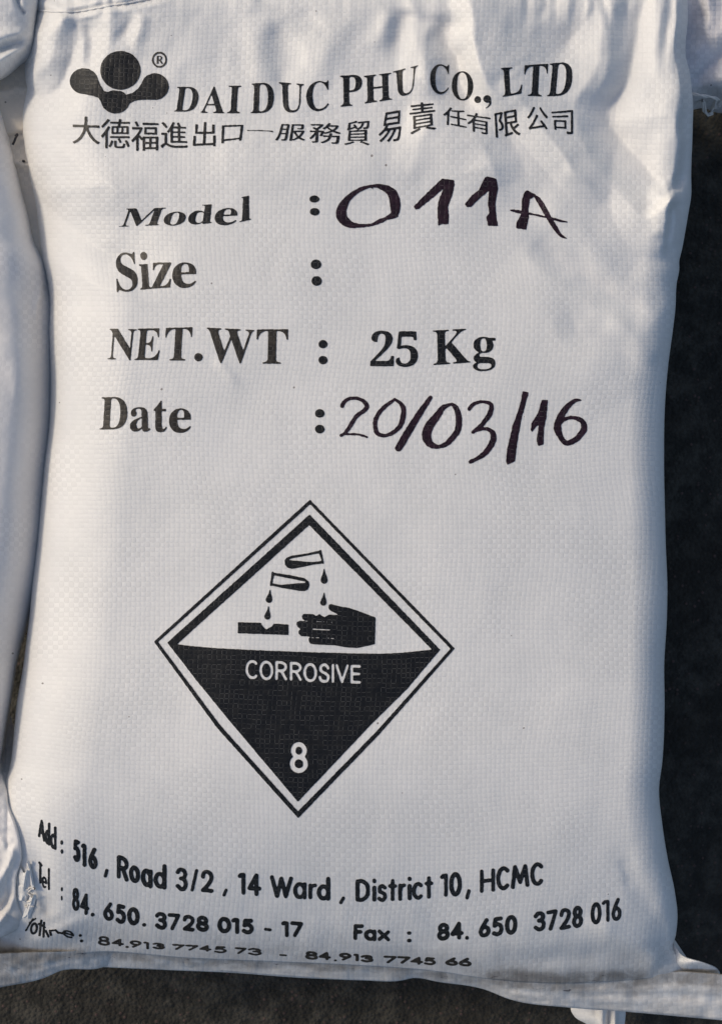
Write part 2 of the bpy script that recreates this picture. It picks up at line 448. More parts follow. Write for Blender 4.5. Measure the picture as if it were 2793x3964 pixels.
def fabric_material(name, base, second, bump=0.15, specks=True, rough=0.46):
    m = bpy.data.materials.new(name); b = NB(m)
    bs = b.n['Principled BSDF']
    cre, par, nrm, uv, rnd = weave_nodes(b, bump)
    big = b.noise(uv, 0.05, 4.0, 0.55)
    col = b.mix(b.ramp(big.outputs['Fac'], 0.35, 0.68), base, second)
    patch = b.ramp(b.noise(uv, 0.06, 3.0).outputs['Fac'], 0.44, 0.60, 0.2, 1.0)
    chk = b.math('MULTIPLY', b.math('SUBTRACT', par, 0.5), b.math('MULTIPLY', patch, 0.07))
    chk = b.math('ADD', chk, b.math('MULTIPLY', b.math('SUBTRACT', rnd, 0.5), 0.03))
    val = b.math('SUBTRACT', b.math('ADD', 1.0, chk), b.math('MULTIPLY', cre, b.math('MULTIPLY', patch, 0.13)))
    hv = b.new('ShaderNodeVectorMath', operation='SCALE'); b.l.new(col, hv.inputs[0]); b.l.new(val, hv.inputs['Scale'])
    col = hv.outputs[0]
    # grime and scuffs near the seams, with painted shade of foot and edges
    at = b.new('ShaderNodeAttribute', attribute_name='grime_shade')
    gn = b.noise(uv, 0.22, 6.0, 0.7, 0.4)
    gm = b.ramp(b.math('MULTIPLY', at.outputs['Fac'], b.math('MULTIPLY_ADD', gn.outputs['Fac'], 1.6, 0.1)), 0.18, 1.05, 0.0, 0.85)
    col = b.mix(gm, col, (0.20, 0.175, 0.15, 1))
    sc1 = b.new('ShaderNodeMapping'); sc1.inputs['Scale'].default_value = (0.35, 1.6, 1); b.l.new(uv, sc1.inputs[0])
    sf = b.noise(sc1.outputs[0], 0.8, 5.0, 0.75)
    sm = b.math('MULTIPLY', b.ramp(sf.outputs['Fac'], 0.60, 0.70), b.ramp(at.outputs['Fac'], 0.42, 0.8))
    col = b.mix(sm, col, (0.055, 0.045, 0.06, 1))
    if specks:
        vo = b.new('ShaderNodeTexVoronoi', feature='F1'); b.l.new(uv, vo.inputs['Vector']); vo.inputs['Scale'].default_value = 0.33
        sepc = b.new('ShaderNodeSeparateColor'); b.l.new(vo.outputs['Color'], sepc.inputs[0])
        dot = b.math('LESS_THAN', vo.outputs['Distance'], b.math('MULTIPLY', b.math('POWER', sepc.outputs[0], 6.0), 0.085))
        col = b.mix(b.math('MULTIPLY', dot, 0.7), col, (0.10, 0.07, 0.055, 1))
    b.l.new(col, bs.inputs['Base Color'])
    bs.inputs['Roughness'].default_value = rough
    bs.inputs['IOR'].default_value = 1.45
    bs.inputs['Specular IOR Level'].default_value = 0.35
    b.l.new(nrm, bs.inputs['Normal'])
    return m

def ink_material(name, ink, worn, drop=0.55, rough=0.42):
    """ink on the tapes; bare fabric shows in the crevices the press or pen missed"""
    m = bpy.data.materials.new(name); b = NB(m)
    bs = b.n['Principled BSDF']
    cre, par, nrm, uv, rnd = weave_nodes(b, 0.13)
    big = b.noise(uv, 0.10, 3.0)
    thr = b.math('ADD', b.math('MULTIPLY', rnd, 0.9), b.math('MULTIPLY', big.outputs['Fac'], 0.25))
    miss = b.math('MULTIPLY', cre, b.ramp(thr, 0.35-drop*0.5, 1.25-drop*0.5))
    col = b.mix(b.ramp(b.noise(uv, 0.5, 4.0, 0.6).outputs['Fac'], 0.35, 0.75), ink, worn)
    col = b.mix(b.math('MULTIPLY', miss, 0.24), col, (0.45, 0.44, 0.42, 1))
    b.l.new(col, bs.inputs['Base Color'])
    bs.inputs['Roughness'].default_value = rough
    bs.inputs['Specular IOR Level'].default_value = 0.22
    b.l.new(nrm, bs.inputs['Normal'])
    return m

M_white = fabric_material('woven_white', (0.82, 0.805, 0.77, 1), (0.77, 0.76, 0.73, 1))
M_left = fabric_material('woven_coated', (0.84, 0.81, 0.77, 1), (0.80, 0.77, 0.73, 1), bump=0.06)
M_shaded = fabric_material('woven_white_shaded', (0.74, 0.66, 0.54, 1), (0.66, 0.58, 0.47, 1), bump=0.12)  # white fabric with its warm shade painted into the base colour
M_pink = fabric_material('woven_mauve', (0.72, 0.70, 0.70, 1), (0.64, 0.62, 0.63, 1), bump=0.3)
M_ink = ink_material('black_print', (0.008, 0.009, 0.011, 1), (0.018, 0.018, 0.018, 1))
M_warm = ink_material('warm_sheen_print', (0.022, 0.020, 0.018, 1), (0.060, 0.052, 0.042, 1), drop=0.45)  # black print with a warm brown sheen painted into its colour
M_pen = ink_material('marker_ink', (0.016, 0.008, 0.013, 1), (0.035, 0.016, 0.026, 1), drop=0.35, rough=0.36)

def plain(name, c, rough=0.7, sheen=0.0):
    m = bpy.data.materials.new(name); b = NB(m)
    bs = b.n['Principled BSDF']
    tc = b.new('ShaderNodeTexCoord')
    n = b.noise(tc.outputs['Object'], 900.0, 3.0)
    b.l.new(b.mix(n.outputs['Fac'], tuple(x*0.82 for x in c[:3])+(1,), c), bs.inputs['Base Color'])
    bs.inputs['Roughness'].default_value = rough
    return m
M_thread = plain('cotton_thread', (0.78, 0.74, 0.68, 1))
M_black = plain('black_thread', (0.03, 0.028, 0.03, 1))

def ground_material():
    m = bpy.data.materials.new('dark_asphalt'); b = NB(m)
    bs = b.n['Principled BSDF']
    tc = b.new('ShaderNodeTexCoord'); pos = tc.outputs['Object']
    a = b.noise(pos, 55.0, 6.0, 0.65)
    c = b.noise(pos, 9.0, 4.0, 0.6)
    vo = b.new('ShaderNodeTexVoronoi', feature='F1'); b.l.new(pos, vo.inputs['Vector']); vo.inputs['Scale'].default_value = 260.0
    spc = b.new('ShaderNodeSeparateColor'); b.l.new(vo.outputs['Color'], spc.inputs[0])
    col = b.mix(b.ramp(a.outputs['Fac'], 0.38, 0.72), (0.026, 0.025, 0.021, 1), (0.070, 0.065, 0.053, 1))
    col = b.mix(b.ramp(c.outputs['Fac'], 0.45, 0.7, 0, 0.6), col, (0.028, 0.024, 0.019, 1))
    grain = b.math('MULTIPLY', b.ramp(spc.outputs[0], 0.86, 1.0), b.ramp(vo.outputs['Distance'], 0.5, 0.2))
    col = b.mix(b.math('MULTIPLY', grain, 0.8), col, (0.11, 0.070, 0.062, 1))
    b.l.new(col, bs.inputs['Base Color'])
    bs.inputs['Roughness'].default_value = 0.85
    bs.inputs['Specular IOR Level'].default_value = 0.2
    h = b.math('ADD', b.math('MULTIPLY', a.outputs['Fac'], 1.0), b.math('MULTIPLY', vo.outputs['Distance'], -0.5))
    bp = b.new('ShaderNodeBump'); bp.inputs['Strength'].default_value = 0.8; bp.inputs['Distance'].default_value = 0.004
    b.l.new(h, bp.inputs['Height']); b.l.new(bp.outputs[0], bs.inputs['Normal'])
    return m

# ------------------------------------------------------------------ ground
n = 220
gx, gy = np.meshgrid(np.linspace(-1, 1, n), np.linspace(-1, 1, n))
gx = np.sign(gx)*np.abs(gx)**3*6 + gx*0.6; gy = np.sign(gy)*np.abs(gy)**3*6 + gy*0.6
gz = 0.004*N1(gx*14, gy*14) + 0.002*N2(gx*60, gy*60)
idx = np.arange(n*n).reshape(n, n)
g = link('ground', mesh_from('ground', np.stack([gx, gy, gz-0.006], -1).reshape(-1, 3),
         np.stack([idx[:-1, :-1], idx[:-1, 1:], idx[1:, 1:], idx[1:, :-1]], -1).reshape(-1, 4)), ground_material())
g['kind'] = 'structure'

def thing(name, label, cat, loc, group=None):
    o = bpy.data.objects.new(name, None); C.objects.link(o)
    o.location = loc; o['label'] = label; o['category'] = cat
    if group: o['group'] = group
    bpy.context.view_layer.update()
    o.empty_display_size = 0.05
    return o

# ------------------------------------------------------------------ the printed sack
sack = thing('woven_sack', 'white woven plastic sack printed with black lettering and a diamond hazard symbol, front and centre', 'sack', (0, 0, 0.125), 'filled woven sacks')
sheet('fabric_body', Lf, Rf, -420.0, Bf, main_h, 560, 820, M_white, sack, 0.125, grime_shade_main)

# hem: flattened double layer beyond the stitched line, with its own thickness
HemO = interp([(-200,3870),(0,3823),(186,3780),(225,3762),(402,3743),(467,3712),(700,3741),(1125,3780),(1400,3795),(1557,3795),(1592,3787),
               (1700,3802),(1878,3832),(1964,3866),(2206,3901),(2414,3916),(2640,3936),(2793,3950),(2900,3962)])
def hem_part(name, Ofun, u0, u1, zoff, seed, lift=0.0, v_in=-14.0, nu=420, nv=14):
    u = np.linspace(u0, u1, nu)[None, :].repeat(nv, 0)
    t = np.linspace(0, 1, nv)[:, None]
    vin = Bf(u) + v_in; vout = Ofun(u)
    v = vin*(1-t) + vout*t
    zin = main_h(np.clip(u, -60, 2600), np.minimum(Bf(u), 3760)-10)
    zb = 0.176 + 0.004*N1(u/260, u*0+seed)
    z = zin*0 + zb + zoff - 0.024*t + 0.0022*t*N2(u/120, v/60+seed) + 0.0010*N3(u/35, v/25+seed) + (0.0016*np.exp(-((t-0.38)/0.07)**2) - 0.0012*np.exp(-((t-0.52)/0.06)**2) + 0.0012*np.exp(-((t-0.72)/0.06)**2))*(0.3+sstep(1700, 2300, u)+0.6*(1-sstep(0, 500, u)))*(0.6+0.5*N1(u/90, t*3)) + lift*t
    ob = P(u, v, z); th = 0.0016
    low_ = ob - np.array([0, 0, th])
    co3 = np.concatenate([ob.reshape(-1, 3), low_.reshape(-1, 3)])
    idx = np.arange(nu*nv).reshape(nv, nu); f1 = np.stack([idx[:-1, :-1], idx[1:, :-1], idx[1:, 1:], idx[:-1, 1:]], -1).reshape(-1, 4)
    f2 = f1[:, ::-1] + nu*nv
    a = idx[-1]; e = np.stack([a[:-1], a[:-1]+nu*nv, a[1:]+nu*nv, a[1:]], -1)
    uv = np.tile(weave_uv(u, v).reshape(-1, 2), (2, 1))
    b_ = v - Bf(u)
    gr = np.clip(0.60 + 0.4*np.exp(-((b_-8)/22.0)**2) + 0.35*np.exp(-((t-0.5)/0.12)**2)*N4(u/70, v/30) + 0.3*sstep(1900, 2100, u)*np.exp(-(b_/30)**2) + 0.3*(1-sstep(0, 300, u)), 0, 1)*0.85  # hem dirt, raised to paint in its grey shading as well
    me = mesh_from(name, co3, np.concatenate([f1, f2, e]), uv=uv, attrs={'grime_shade': np.tile(gr.ravel(), 2)})
    return link(name, me, M_white, sack)
hem_part('hem', HemO, -150, 2800, 0.0, 3.0)
HemB = interp([(250,3735),(407,3744),(692,3757),(900,3766),(1125,3783),(1400,3796)])
hem_part('hem', HemB, 300, 1300, -0.004, 8.0, nu=160)
# the ear that sticks out to the right at the foot of the sack
nu_, nv_ = 50, 60
tt = np.linspace(0, 1, nv_)[:, None]; ss = np.linspace(0, 1, nu_)[None, :]
ur = interp([(3640,2600),(3672,2618),(3708,2655),(3730,2726),(3743,2760),(3795,2786),(3860,2810),(3945,2830)])
vv = 3655 + tt*140 + 0*ss; uu = 2480 + (ur(vv)-2480)*ss
zz = 0.166 + 0.016*sstep(2560, 2660, uu)*(1-sstep(3720, 3800, vv)) + 0.008*np.exp(-((vv-3725)/28)**2)*sstep(2560, 2680, uu) - 0.006*np.exp(-((vv-3790)/40)**2) - 0.010*tt**2 + 0.002*N1(uu/50, vv/50)
idx = np.arange(nu_*nv_).reshape(nv_, nu_)
f1 = np.stack([idx[:-1, :-1], idx[1:, :-1], idx[1:, 1:], idx[:-1, 1:]], -1).reshape(-1, 4)
pts = P(uu, vv, zz).reshape(-1, 3)
edge_ = idx[:, -1]; e2 = np.stack([edge_[:-1], edge_[:-1]+nu_*nv_, edge_[1:]+nu_*nv_, edge_[1:]], -1)
me = mesh_from('corner_ear', np.concatenate([pts, pts-np.array([0, 0, .002])]), np.concatenate([f1, f1[:, ::-1]+nu_*nv_, e2[:, ::-1]]),
               uv=np.tile(weave_uv(uu, vv).reshape(-1, 2), (2, 1)), attrs={'grime_shade': np.full(2*nu_*nv_, 0.22)})
link('corner_ear', me, M_white, sack)

# chain-stitch thread in the mouth seam
sp_ = resample([(93,48),(124,36),(173,43),(235,46),(297,45),(371,33),(463,16),(538,3),(700,-35)], 9)
zz = main_h(sp_[:, 0], sp_[:, 1]) + 0.0006 + 0.0005*np.sin(np.arange(len(sp_))*1.9)
thread('seam_thread', P(sp_[:, 0], sp_[:, 1], zz), 0.0006, M_white, sack)

# ------------------------------------------------------------------ print: rasterise shapes, then mesh them on the fabric
class Plate:
    """ink coverage over a box of the face, later meshed as a thin layer lying on the fabric"""
    def __init__(self, u0, v0, u1, v1, step):
        self.u0, self.v0, self.st = u0, v0, step
        self.nu = int((u1-u0)/step)+3; self.nv = int((v1-v0)/step)+3
        self.F = np.zeros((self.nv, self.nu))
        self.ru = 1.1*N1(np.arange(self.nv)[:, None]*step/9.0 + 31, np.arange(self.nu)[None, :]*step/9.0)
    def box(self, x0, y0, x1, y1):
        j0 = int(max(0, (x0-self.u0)/self.st-2)); j1 = int(min(self.nu, (x1-self.u0)/self.st+3))
        i0 = int(max(0, (y0-self.v0)/self.st-2)); i1 = int(min(self.nv, (y1-self.v0)/self.st+3))
        X = self.u0 + np.arange(j0, j1)*self.st; Y = self.v0 + np.arange(i0, i1)*self.st
        return slice(i0, i1), slice(j0, j1), X[None, :], Y[:, None]
    def comb(self, si, sj, cov, sub):
        A = self.F[si, sj]
        self.F[si, sj] = np.minimum(A, 1-cov) if sub else np.maximum(A, cov)
    def poly(self, p, sub=False):
        p = np.array(p, float)
        si, sj, X, Y = self.box(p[:, 0].min(), p[:, 1].min(), p[:, 0].max(), p[:, 1].max())
        cov = 0
        for ox in (-.33, 0, .33):
            for oy in (-.33, 0, .33):
                x = X + ox*self.st; y = Y + oy*self.st
                ins = np.zeros((Y.shape[0], X.shape[1]), bool)
                for a, b in zip(p, np.roll(p, -1, 0)):
                    if a[1] == b[1]: continue
                    c = ((a[1] > y) != (b[1] > y)) & (x < (b[0]-a[0])*(y-a[1])/(b[1]-a[1]) + a[0])
                    ins ^= c
                cov = cov + ins
        self.comb(si, sj, cov/9.0, sub)
    def tris(self, T):
        T = np.array(T, float)
        lo = T.reshape(-1, 2).min(0); hi = T.reshape(-1, 2).max(0)
        si, sj, X, Y = self.box(lo[0], lo[1], hi[0], hi[1])
        n_ = 3; tot = np.zeros((Y.shape[0], X.shape[1]))
        xs = X[0]; ys = Y[:, 0]
        for ox in (-.33, 0, .33):
            for oy in (-.33, 0, .33):
                ins = np.zeros(tot.shape, bool)
                for t in T:
                    j0 = np.searchsorted(xs, t[:, 0].min()-self.st); j1 = np.searchsorted(xs, t[:, 0].max()+self.st)
                    i0 = np.searchsorted(ys, t[:, 1].min()-self.st); i1 = np.searchsorted(ys, t[:, 1].max()+self.st)
                    x = xs[None, j0:j1]+ox*self.st; y = ys[i0:i1, None]+oy*self.st
                    (ax, ay), (bx, by), (cx, cy) = t
                    a = (bx-ax)*(y-ay)-(by-ay)*(x-ax); b = (cx-bx)*(y-by)-(cy-by)*(x-bx); c = (ax-cx)*(y-cy)-(ay-cy)*(x-cx)
                    ins[i0:i1, j0:j1] |= ((a >= 0) & (b >= 0) & (c >= 0)) | ((a <= 0) & (b <= 0) & (c <= 0))
                tot += ins
        self.comb(si, sj, tot/9.0, False)
    def ell(self, cx, cy, rx, ry, sub=False):
        si, sj, X, Y = self.box(cx-rx-3, cy-ry-3, cx+rx+3, cy+ry+3)
        q = np.hypot((X-cx)/rx, (Y-cy)/ry)
        self.comb(si, sj, np.clip(0.5 - (q-1)*min(rx, ry)/self.st, 0, 1), sub)
    def stroke(self, p, r=None, sub=False, ay=1.0):
        """p: points (x,y[,r])"""
        p = np.array([(a[0], a[1], a[2] if len(a) > 2 else r) for a in p], float)
        rm = p[:, 2].max()+3
        si, sj, X, Y = self.box(p[:, 0].min()-rm, p[:, 1].min()-rm, p[:, 0].max()+rm, p[:, 1].max()+rm)
        best = np.full((Y.shape[0], X.shape[1]), -1e9)
        if len(p) == 1: p = np.concatenate([p, p+[.01, 0, 0]])
        for a, b in zip(p[:-1], p[1:]):
            dx, dy = b[0]-a[0], (b[1]-a[1])*ay
            t = np.clip(((X-a[0])*dx + (Y-a[1])*ay*dy)/(dx*dx+dy*dy+1e-9), 0, 1)
            s_ = a[2] + t*(b[2]-a[2]) - np.hypot(X-a[0]-t*dx, (Y-a[1])*ay-t*dy)
            best = np.maximum(best, s_)
        self.comb(si, sj, np.clip(0.5 + best/self.st, 0, 1), sub)
    def build(self, name, mat, parent, rough=1.0, lift=0.00028, label=None):
        F = self.F
        G = F.copy()
        G[1:-1, 1:-1] = (F[1:-1, 1:-1]*4 + 2*(F[:-2, 1:-1]+F[2:, 1:-1]+F[1:-1, :-2]+F[1:-1, 2:]) + F[:-2, :-2]+F[2:, 2:]+F[:-2, 2:]+F[2:, :-2])/16
        G = G + rough*0.17*self.ru*(4*G*(1-G))
        G[0] = G[-1] = 0; G[:, 0] = G[:, -1] = 0
        ins = G > 0.5
        nu, nv = self.nu, self.nv
        nid = -np.ones((nv, nu), int); nid[ins] = np.arange(ins.sum())
        ii, jj = np.nonzero(ins)
        X = list(jj.astype(float)); Y = list(ii.astype(float))
        cnt = ins[:-1, :-1].astype(int)+ins[:-1, 1:]+ins[1:, 1:]+ins[1:, :-1]
        fi, fj = np.nonzero(cnt == 4)
        quads = np.stack([nid[fi, fj], nid[fi+1, fj], nid[fi+1, fj+1], nid[fi, fj+1]], -1) if len(fi) else np.zeros((0, 4), int)
        pi_, pj_ = np.nonzero((cnt > 0) & (cnt < 4))
        ed = {}
        byk = {3: [], 4: [], 5: [], 6: []}
        Gl = G
        def cross(i0, j0, i1, j1):
            key = (i0, j0, i1, j1) if (i0, j0) < (i1, j1) else (i1, j1, i0, j0)
            r_ = ed.get(key)
            if r_ is None:
                a, b = Gl[key[0], key[1]], Gl[key[2], key[3]]
                t = (0.5-a)/(b-a)
                r_ = len(X); ed[key] = r_
                Y.append(key[0]+t*(key[2]-key[0])); X.append(key[1]+t*(key[3]-key[1]))
            return r_
        insl = ins.tolist(); nidl = nid.tolist()
        for i, j in zip(pi_.tolist(), pj_.tolist()):
            cs = ((i, j), (i+1, j), (i+1, j+1), (i, j+1))
            out = []
            for k_ in range(4):
                a = cs[k_]; b = cs[(k_+1) % 4]
                ia, ib = insl[a[0]][a[1]], insl[b[0]][b[1]]
                if ia: out.append(nidl[a[0]][a[1]])
                if ia != ib: out.append(cross(a[0], a[1], b[0], b[1]))
            if len(out) >= 3: byk[len(out)].append(out)
        u = self.u0 + np.array(X)*self.st; v = self.v0 + np.array(Y)*self.st
        z = main_h(u, v) + lift
        fl = [quads] + [np.array(x, int) for x in byk.values() if x]
        me = mesh_from(name, P(u, v, z), fl, uv=weave_uv(u, v))
        o = link(name, me, mat, parent)
        if label: o['label'] = label
        return o

# glyph outlines from Blender's own fonts
_gc = {}
def glyph(ch):
    if ch in _gc: return _gc[ch]
    c = bpy.data.curves.new('tmp', 'FONT'); c.body = ch; c.size = 1; c.resolution_u = 8; c.fill_mode = 'FRONT'
    o = bpy.data.objects.new('tmp', c); C.objects.link(o)
    dg = bpy.context.evaluated_depsgraph_get(); dg.update()
    me = o.evaluated_get(dg).to_mesh()
    me.calc_loop_triangles()
    v = np.array([x.co[:2] for x in me.vertices]); t = np.array([list(x.vertices) for x in me.loop_triangles])
    T = v[t]
    o.evaluated_get(dg).to_mesh_clear()
    bpy.data.objects.remove(o); bpy.data.curves.remove(c)
    lo = T.reshape(-1, 2).min(0); hi = T.reshape(-1, 2).max(0)
    T = (T-lo)/(hi-lo)
    _gc[ch] = T
    return T
def bold(c):
    if 'A' <= c <= 'Z': return chr(0x1D400+ord(c)-65)
    if 'a' <= c <= 'z': return chr(0x1D41A+ord(c)-97)
    if '0' <= c <= '9': return chr(0x1D7CE+ord(c)-48)
    return c
def quadmap(T, q):
    """unit box -> tl,tr,br,bl"""
    tl, tr, br, bl = [np.array(x, float) for x in q]
    x = T[..., 0:1]; y = T[..., 1:2]
    return (bl*(1-x)+br*x)*(1-y) + (tl*(1-x)+tr*x)*y
class Z:
    """a traced window of the face: origin and scale"""
    def __init__(self, ox, oy, s=0.5): self.o = np.array([ox, oy], float); self.s = s
    def p(self, pts): return [tuple(self.o + np.array(a[:2], float)*self.s) + tuple(x*self.s for x in a[2:]) for a in pts]
def put(pl, zz, ch, q): pl.tris(quadmap(glyph(ch), zz.p(q)))

A_ = Z(240,160); B_ = Z(940,160); C_ = Z(1540,160); D_ = Z(400,640); E_ = Z(1150,640); F_ = Z(1700,640)
G_ = Z(370,1230); H_ = Z(1180,1230); I_ = Z(1300,1480); J_ = Z(1700,1480); K_ = Z(560,1900); L_ = Z(1100,1900); M_ = Z(760,2500)
N_ = Z(40,3120); O_ = Z(800,3220); P_ = Z(1600,3220); Q_ = Z(0,2964,0.8653); S_ = Z(1393,2964,0.8653)

# logo
pl = Plate(255,185,665,450,2.0)
pl.ell(*A_.p([(170,308)])[0], 55, 50); pl.ell(*A_.p([(720,350)])[0], 53.5, 51.5); pl.ell(*A_.p([(415,468)])[0], 53, 45)
pl.poly(A_.p([(170,408),(240,422),(282,436),(305,475),(322,520),(505,520),(525,480),(560,460),(620,452),(718,452),(640,290),(590,365),
              (545,400),(495,412),(435,388),(375,402),(325,382),(295,330),(270,270),(170,308)]))
pl.ell(*A_.p([(452,222)])[0], 84, 81, sub=True)
pl.ell(*A_.p([(430,446)])[0], 33, 26)
pl.ell(*A_.p([(453,224)])[0], 78, 75)
pl.build('logo', M_ink, sack, label='black emblem of one large disc cradled by three joined lobes')
pl = Plate(580,190,655,270,1.4)
pl.ell(*A_.p([(755,142)])[0], 29, 31); pl.ell(*A_.p([(755,142)])[0], 22.5, 24, sub=True)
put(pl, A_, bold('R'), [(728,112),(784,112),(786,172),(726,172)])
pl.build('registered_mark', M_warm, sack)

# company name
def word(name, zz, items, box, mat=M_ink, step=1.7, extra=None, label=None, rough=1.0, fn=bold):
    p_ = Plate(*box, step)
    for ch, *q in items: put(p_, zz, fn(ch), q)
    if extra: extra(p_)
    return p_.build(name, mat, sack, rough=rough, label=label)
word('printed_word', A_, [('D',(890,352),(1068,352),(1042,545),(862,543)), ('A',(1085,350),(1272,350),(1258,556),(1070,552)),
     ('I',(1290,343),(1390,343),(1376,556),(1278,556))], (660,320,945,450), label='black printed word DAI')
word('printed_word', B_, [('D',(66,326),(242,316),(238,550),(55,557)), ('U',(278,316),(473,330),(462,550),(290,550)),
     ('C',(488,318),(666,298),(664,535),(492,546))], (955,295,1285,450), label='black printed word DUC')
word('printed_word', B_, [('P',(750,266),(924,256),(914,492),(754,506)), ('H',(934,268),(1146,242),(1153,450),(938,481)),
     ('U',(1160,234),(1357,183),(1332,402),(1182,436))], (1305,240,1630,425), label='black printed word PHU')
def ex(p_):
    p_.ell(*C_.p([(614,451)])[0], 13, 13.5); p_.ell(*C_.p([(688,446)])[0], 15, 14.5)
    p_.stroke([x for x in resample(C_.p([(700,450,17),(712,475,8),(700,500,6),(672,520,2)]), 3)])
word('printed_word', C_, [('C',(246,174),(398,180),(392,408),(250,410)), ('O',(412,232),(578,230),(582,458),(416,456))],
     (1650,235,1910,435), extra=ex, label='black printed abbreviation CO.,')
word('printed_word', C_, [('L',(793,206),(950,196),(964,402),(805,431)), ('T',(978,186),(1161,172),(1147,427),(966,420)),
     ('D',(1172,172),(1356,153),(1336,416),(1146,426))], (1925,225,2235,385), label='black printed word LTD')
# second row: the same name in characters
rows = [(A_, [('大',(80,578),(290,585),(293,798),(80,792)), ('德',(302,600),(525,602),(522,830),(300,828)), ('福',(536,618),(746,622),(744,845),(535,848)),
     ('進',(765,620),(965,628),(972,828),(762,826)), ('出',(1026,622),(1188,625),(1186,812),(1010,822)), ('口',(1238,650),(1402,645),(1386,768),(1232,790))]),
    (B_, [('服',(282,640),(480,642),(480,768),(245,768)), ('務',(520,632),(752,630),(765,795),(508,785)), ('貿',(800,622),(982,605),(978,804),(778,802)),
     ('易',(1076,556),(1226,530),(1218,768),(1033,792)), ('責',(1283,480),(1480,463),(1494,680),(1290,722))]),
    (C_, [('任',(352,500),(520,535),(530,676),(343,640)), ('有',(525,545),(712,568),(712,728),(535,690)), ('限',(743,558),(925,520),(945,728),(755,745)),
     ('公',(995,503),(1152,510),(1163,682),(992,697)), ('司',(1185,545),(1350,530),(1350,722),(1195,700))])]
bx = [(270,440,960,600), (950,380,1700,570), (1700,400,2225,540)]
for (zz, items), box in zip(rows, bx):
    p_ = Plate(*box, 1.35)
    for ch, *q in items:
        T = quadmap(glyph(ch), zz.p(q))
        p_.tris(T)
        T2 = T.copy(); T2[..., 0] += 1.6; p_.tris(T2)           # thick uprights, thin crossbars
    if zz is B_: p_.stroke(B_.p([(34,690,3.4),(120,690,3.4),(200,693,4),(228,697,6),(222,699,2)]))
    p_.build('printed_characters', M_ink, sack, rough=1.6)

# field names
word('printed_word', D_, [('M',(168,335),(488,327),(440,462),(118,476)), ('o',(486,360),(652,357),(622,465),(452,466)), ('d',(678,308),(858,301),(843,452),(648,460)),
     ('e',(876,332),(1048,328),(1026,461),(850,465)), ('l',(1066,246),(1142,231),(1147,418),(1052,441))], (450,745,980,885), label='black printed word Model')
word('printed_word', D_, [('S',(92,680),(250,670),(273,974),(105,983)), ('i',(268,670),(352,668),(373,955),(286,963)), ('z',(374,753),(526,750),(522,944),(376,954)),
     ('e',(534,752),(722,750),(720,948),(534,950))], (435,960,770,1140), M_warm, label='printed word Size, brownish from painted warm sheen')
def ex(p_): p_.ell(*G_.p([(797,305)])[0], 16, 16)
word('printed_word', G_, [('N',(110,84),(322,88),(296,330),(92,328)), ('E',(325,85),(508,80),(494,328),(298,327)), ('T',(544,78),(751,72),(736,330),(530,330)),
     ('W',(860,76),(1230,94),(1228,355),(855,350)), ('T',(1248,90),(1490,88),(1484,355),(1242,355))], (405,1255,1130,1420), M_warm, extra=ex, label='printed words NET.WT')
word('printed_word', G_, [('D',(48,616),(246,610),(246,862),(28,866)), ('a',(268,692),(420,690),(426,884),(266,882)), ('t',(450,640),(552,640),(554,888),(448,886)),
     ('e',(570,702),(740,700),(740,892),(568,892))], (375,1525,750,1685), M_warm, label='printed word Date, brownish from painted warm sheen')
word('printed_word', H_, [('2',(514,100),(686,100),(688,375),(503,376)), ('5',(706,105),(874,105),(872,380),(700,380)), ('K',(988,98),(1264,84),(1280,346),(993,366)),
     ('g',(1297,147),(1472,147),(1472,413),(1297,413))], (1420,1265,1930,1445), label='black printed weight 25 Kg')
for zz, dots in ((E_, [(132,260,39,27),(135,359,38,29)]), (E_, [(145,766,41,37),(150,895,40,38)]), (H_, [(139,204,35,32),(139,328,35,33)]), (H_, [(114,740,37,33),(114,862,37,34)])):
    cx, cy = zz.p([dots[0][:2]])[0]
    p_ = Plate(cx-35, cy-35, cx+35, cy+100, 1.8)
    for x in dots: p_.ell(*zz.p([x[:2]])[0], x[2]/2, x[3]/2)
    p_.build('printed_colon', M_ink, sack)

# marker handwriting
def pen(name, zz, polys, strokes, box, label):
    p_ = Plate(*box, 1.8)
    for q in polys: p_.poly(zz.p(q))
    for q in strokes: p_.stroke(resample(zz.p(q), 4))
    return p_.build(name, M_pen, sack, rough=1.8, label=label)
pen('handwriting', E_, [[(900,318),(1000,215),(1120,102),(1212,115),(1216,140),(1200,230),(1165,320),(1172,380),(1170,452),(1110,458),(1090,468),(1083,350),(1090,280),(1127,183),(1060,240),(940,338),(910,342)],
     [(1295,300),(1345,235),(1400,195),(1430,130),(1450,92),(1470,86),(1540,105),(1552,185),(1532,300),(1540,400),(1552,468),(1475,470),(1462,400),(1482,370),(1474,300),(1482,196),(1400,265),(1345,322),(1310,322)]],
     [[(560,163,11),(480,190,16),(395,255,24),(345,335,38),(348,405,40),(405,455,28),(480,467,15),(570,460,10),(640,432,16),(700,405,15),(752,375,30),(757,300,40),(738,225,38),(690,182,28),(620,160,16),(560,163,11)],
      [(575,168,6),(592,196,2)], [(752,385,18),(775,392,8)]],
     (1290,680,1935,885), 'number 011 written by hand in marker')
pen('handwriting', F_, [[(592,488),(595,440),(632,375),(638,260),(660,200),(680,193),(745,228),(728,245),(700,262),(692,310),(685,345),(692,400),(670,496)],
     [(690,205),(778,250),(830,330),(860,395),(905,465),(940,530),(998,573),(930,555),(870,480),(820,400),(780,330),(735,250)]],
     [[(547,347,5),(600,356,12),(660,366,9),(800,395,7),(870,412,10),(940,430,7),(986,438,3)]], (1960,725,2210,935), 'letter A written by hand in marker')
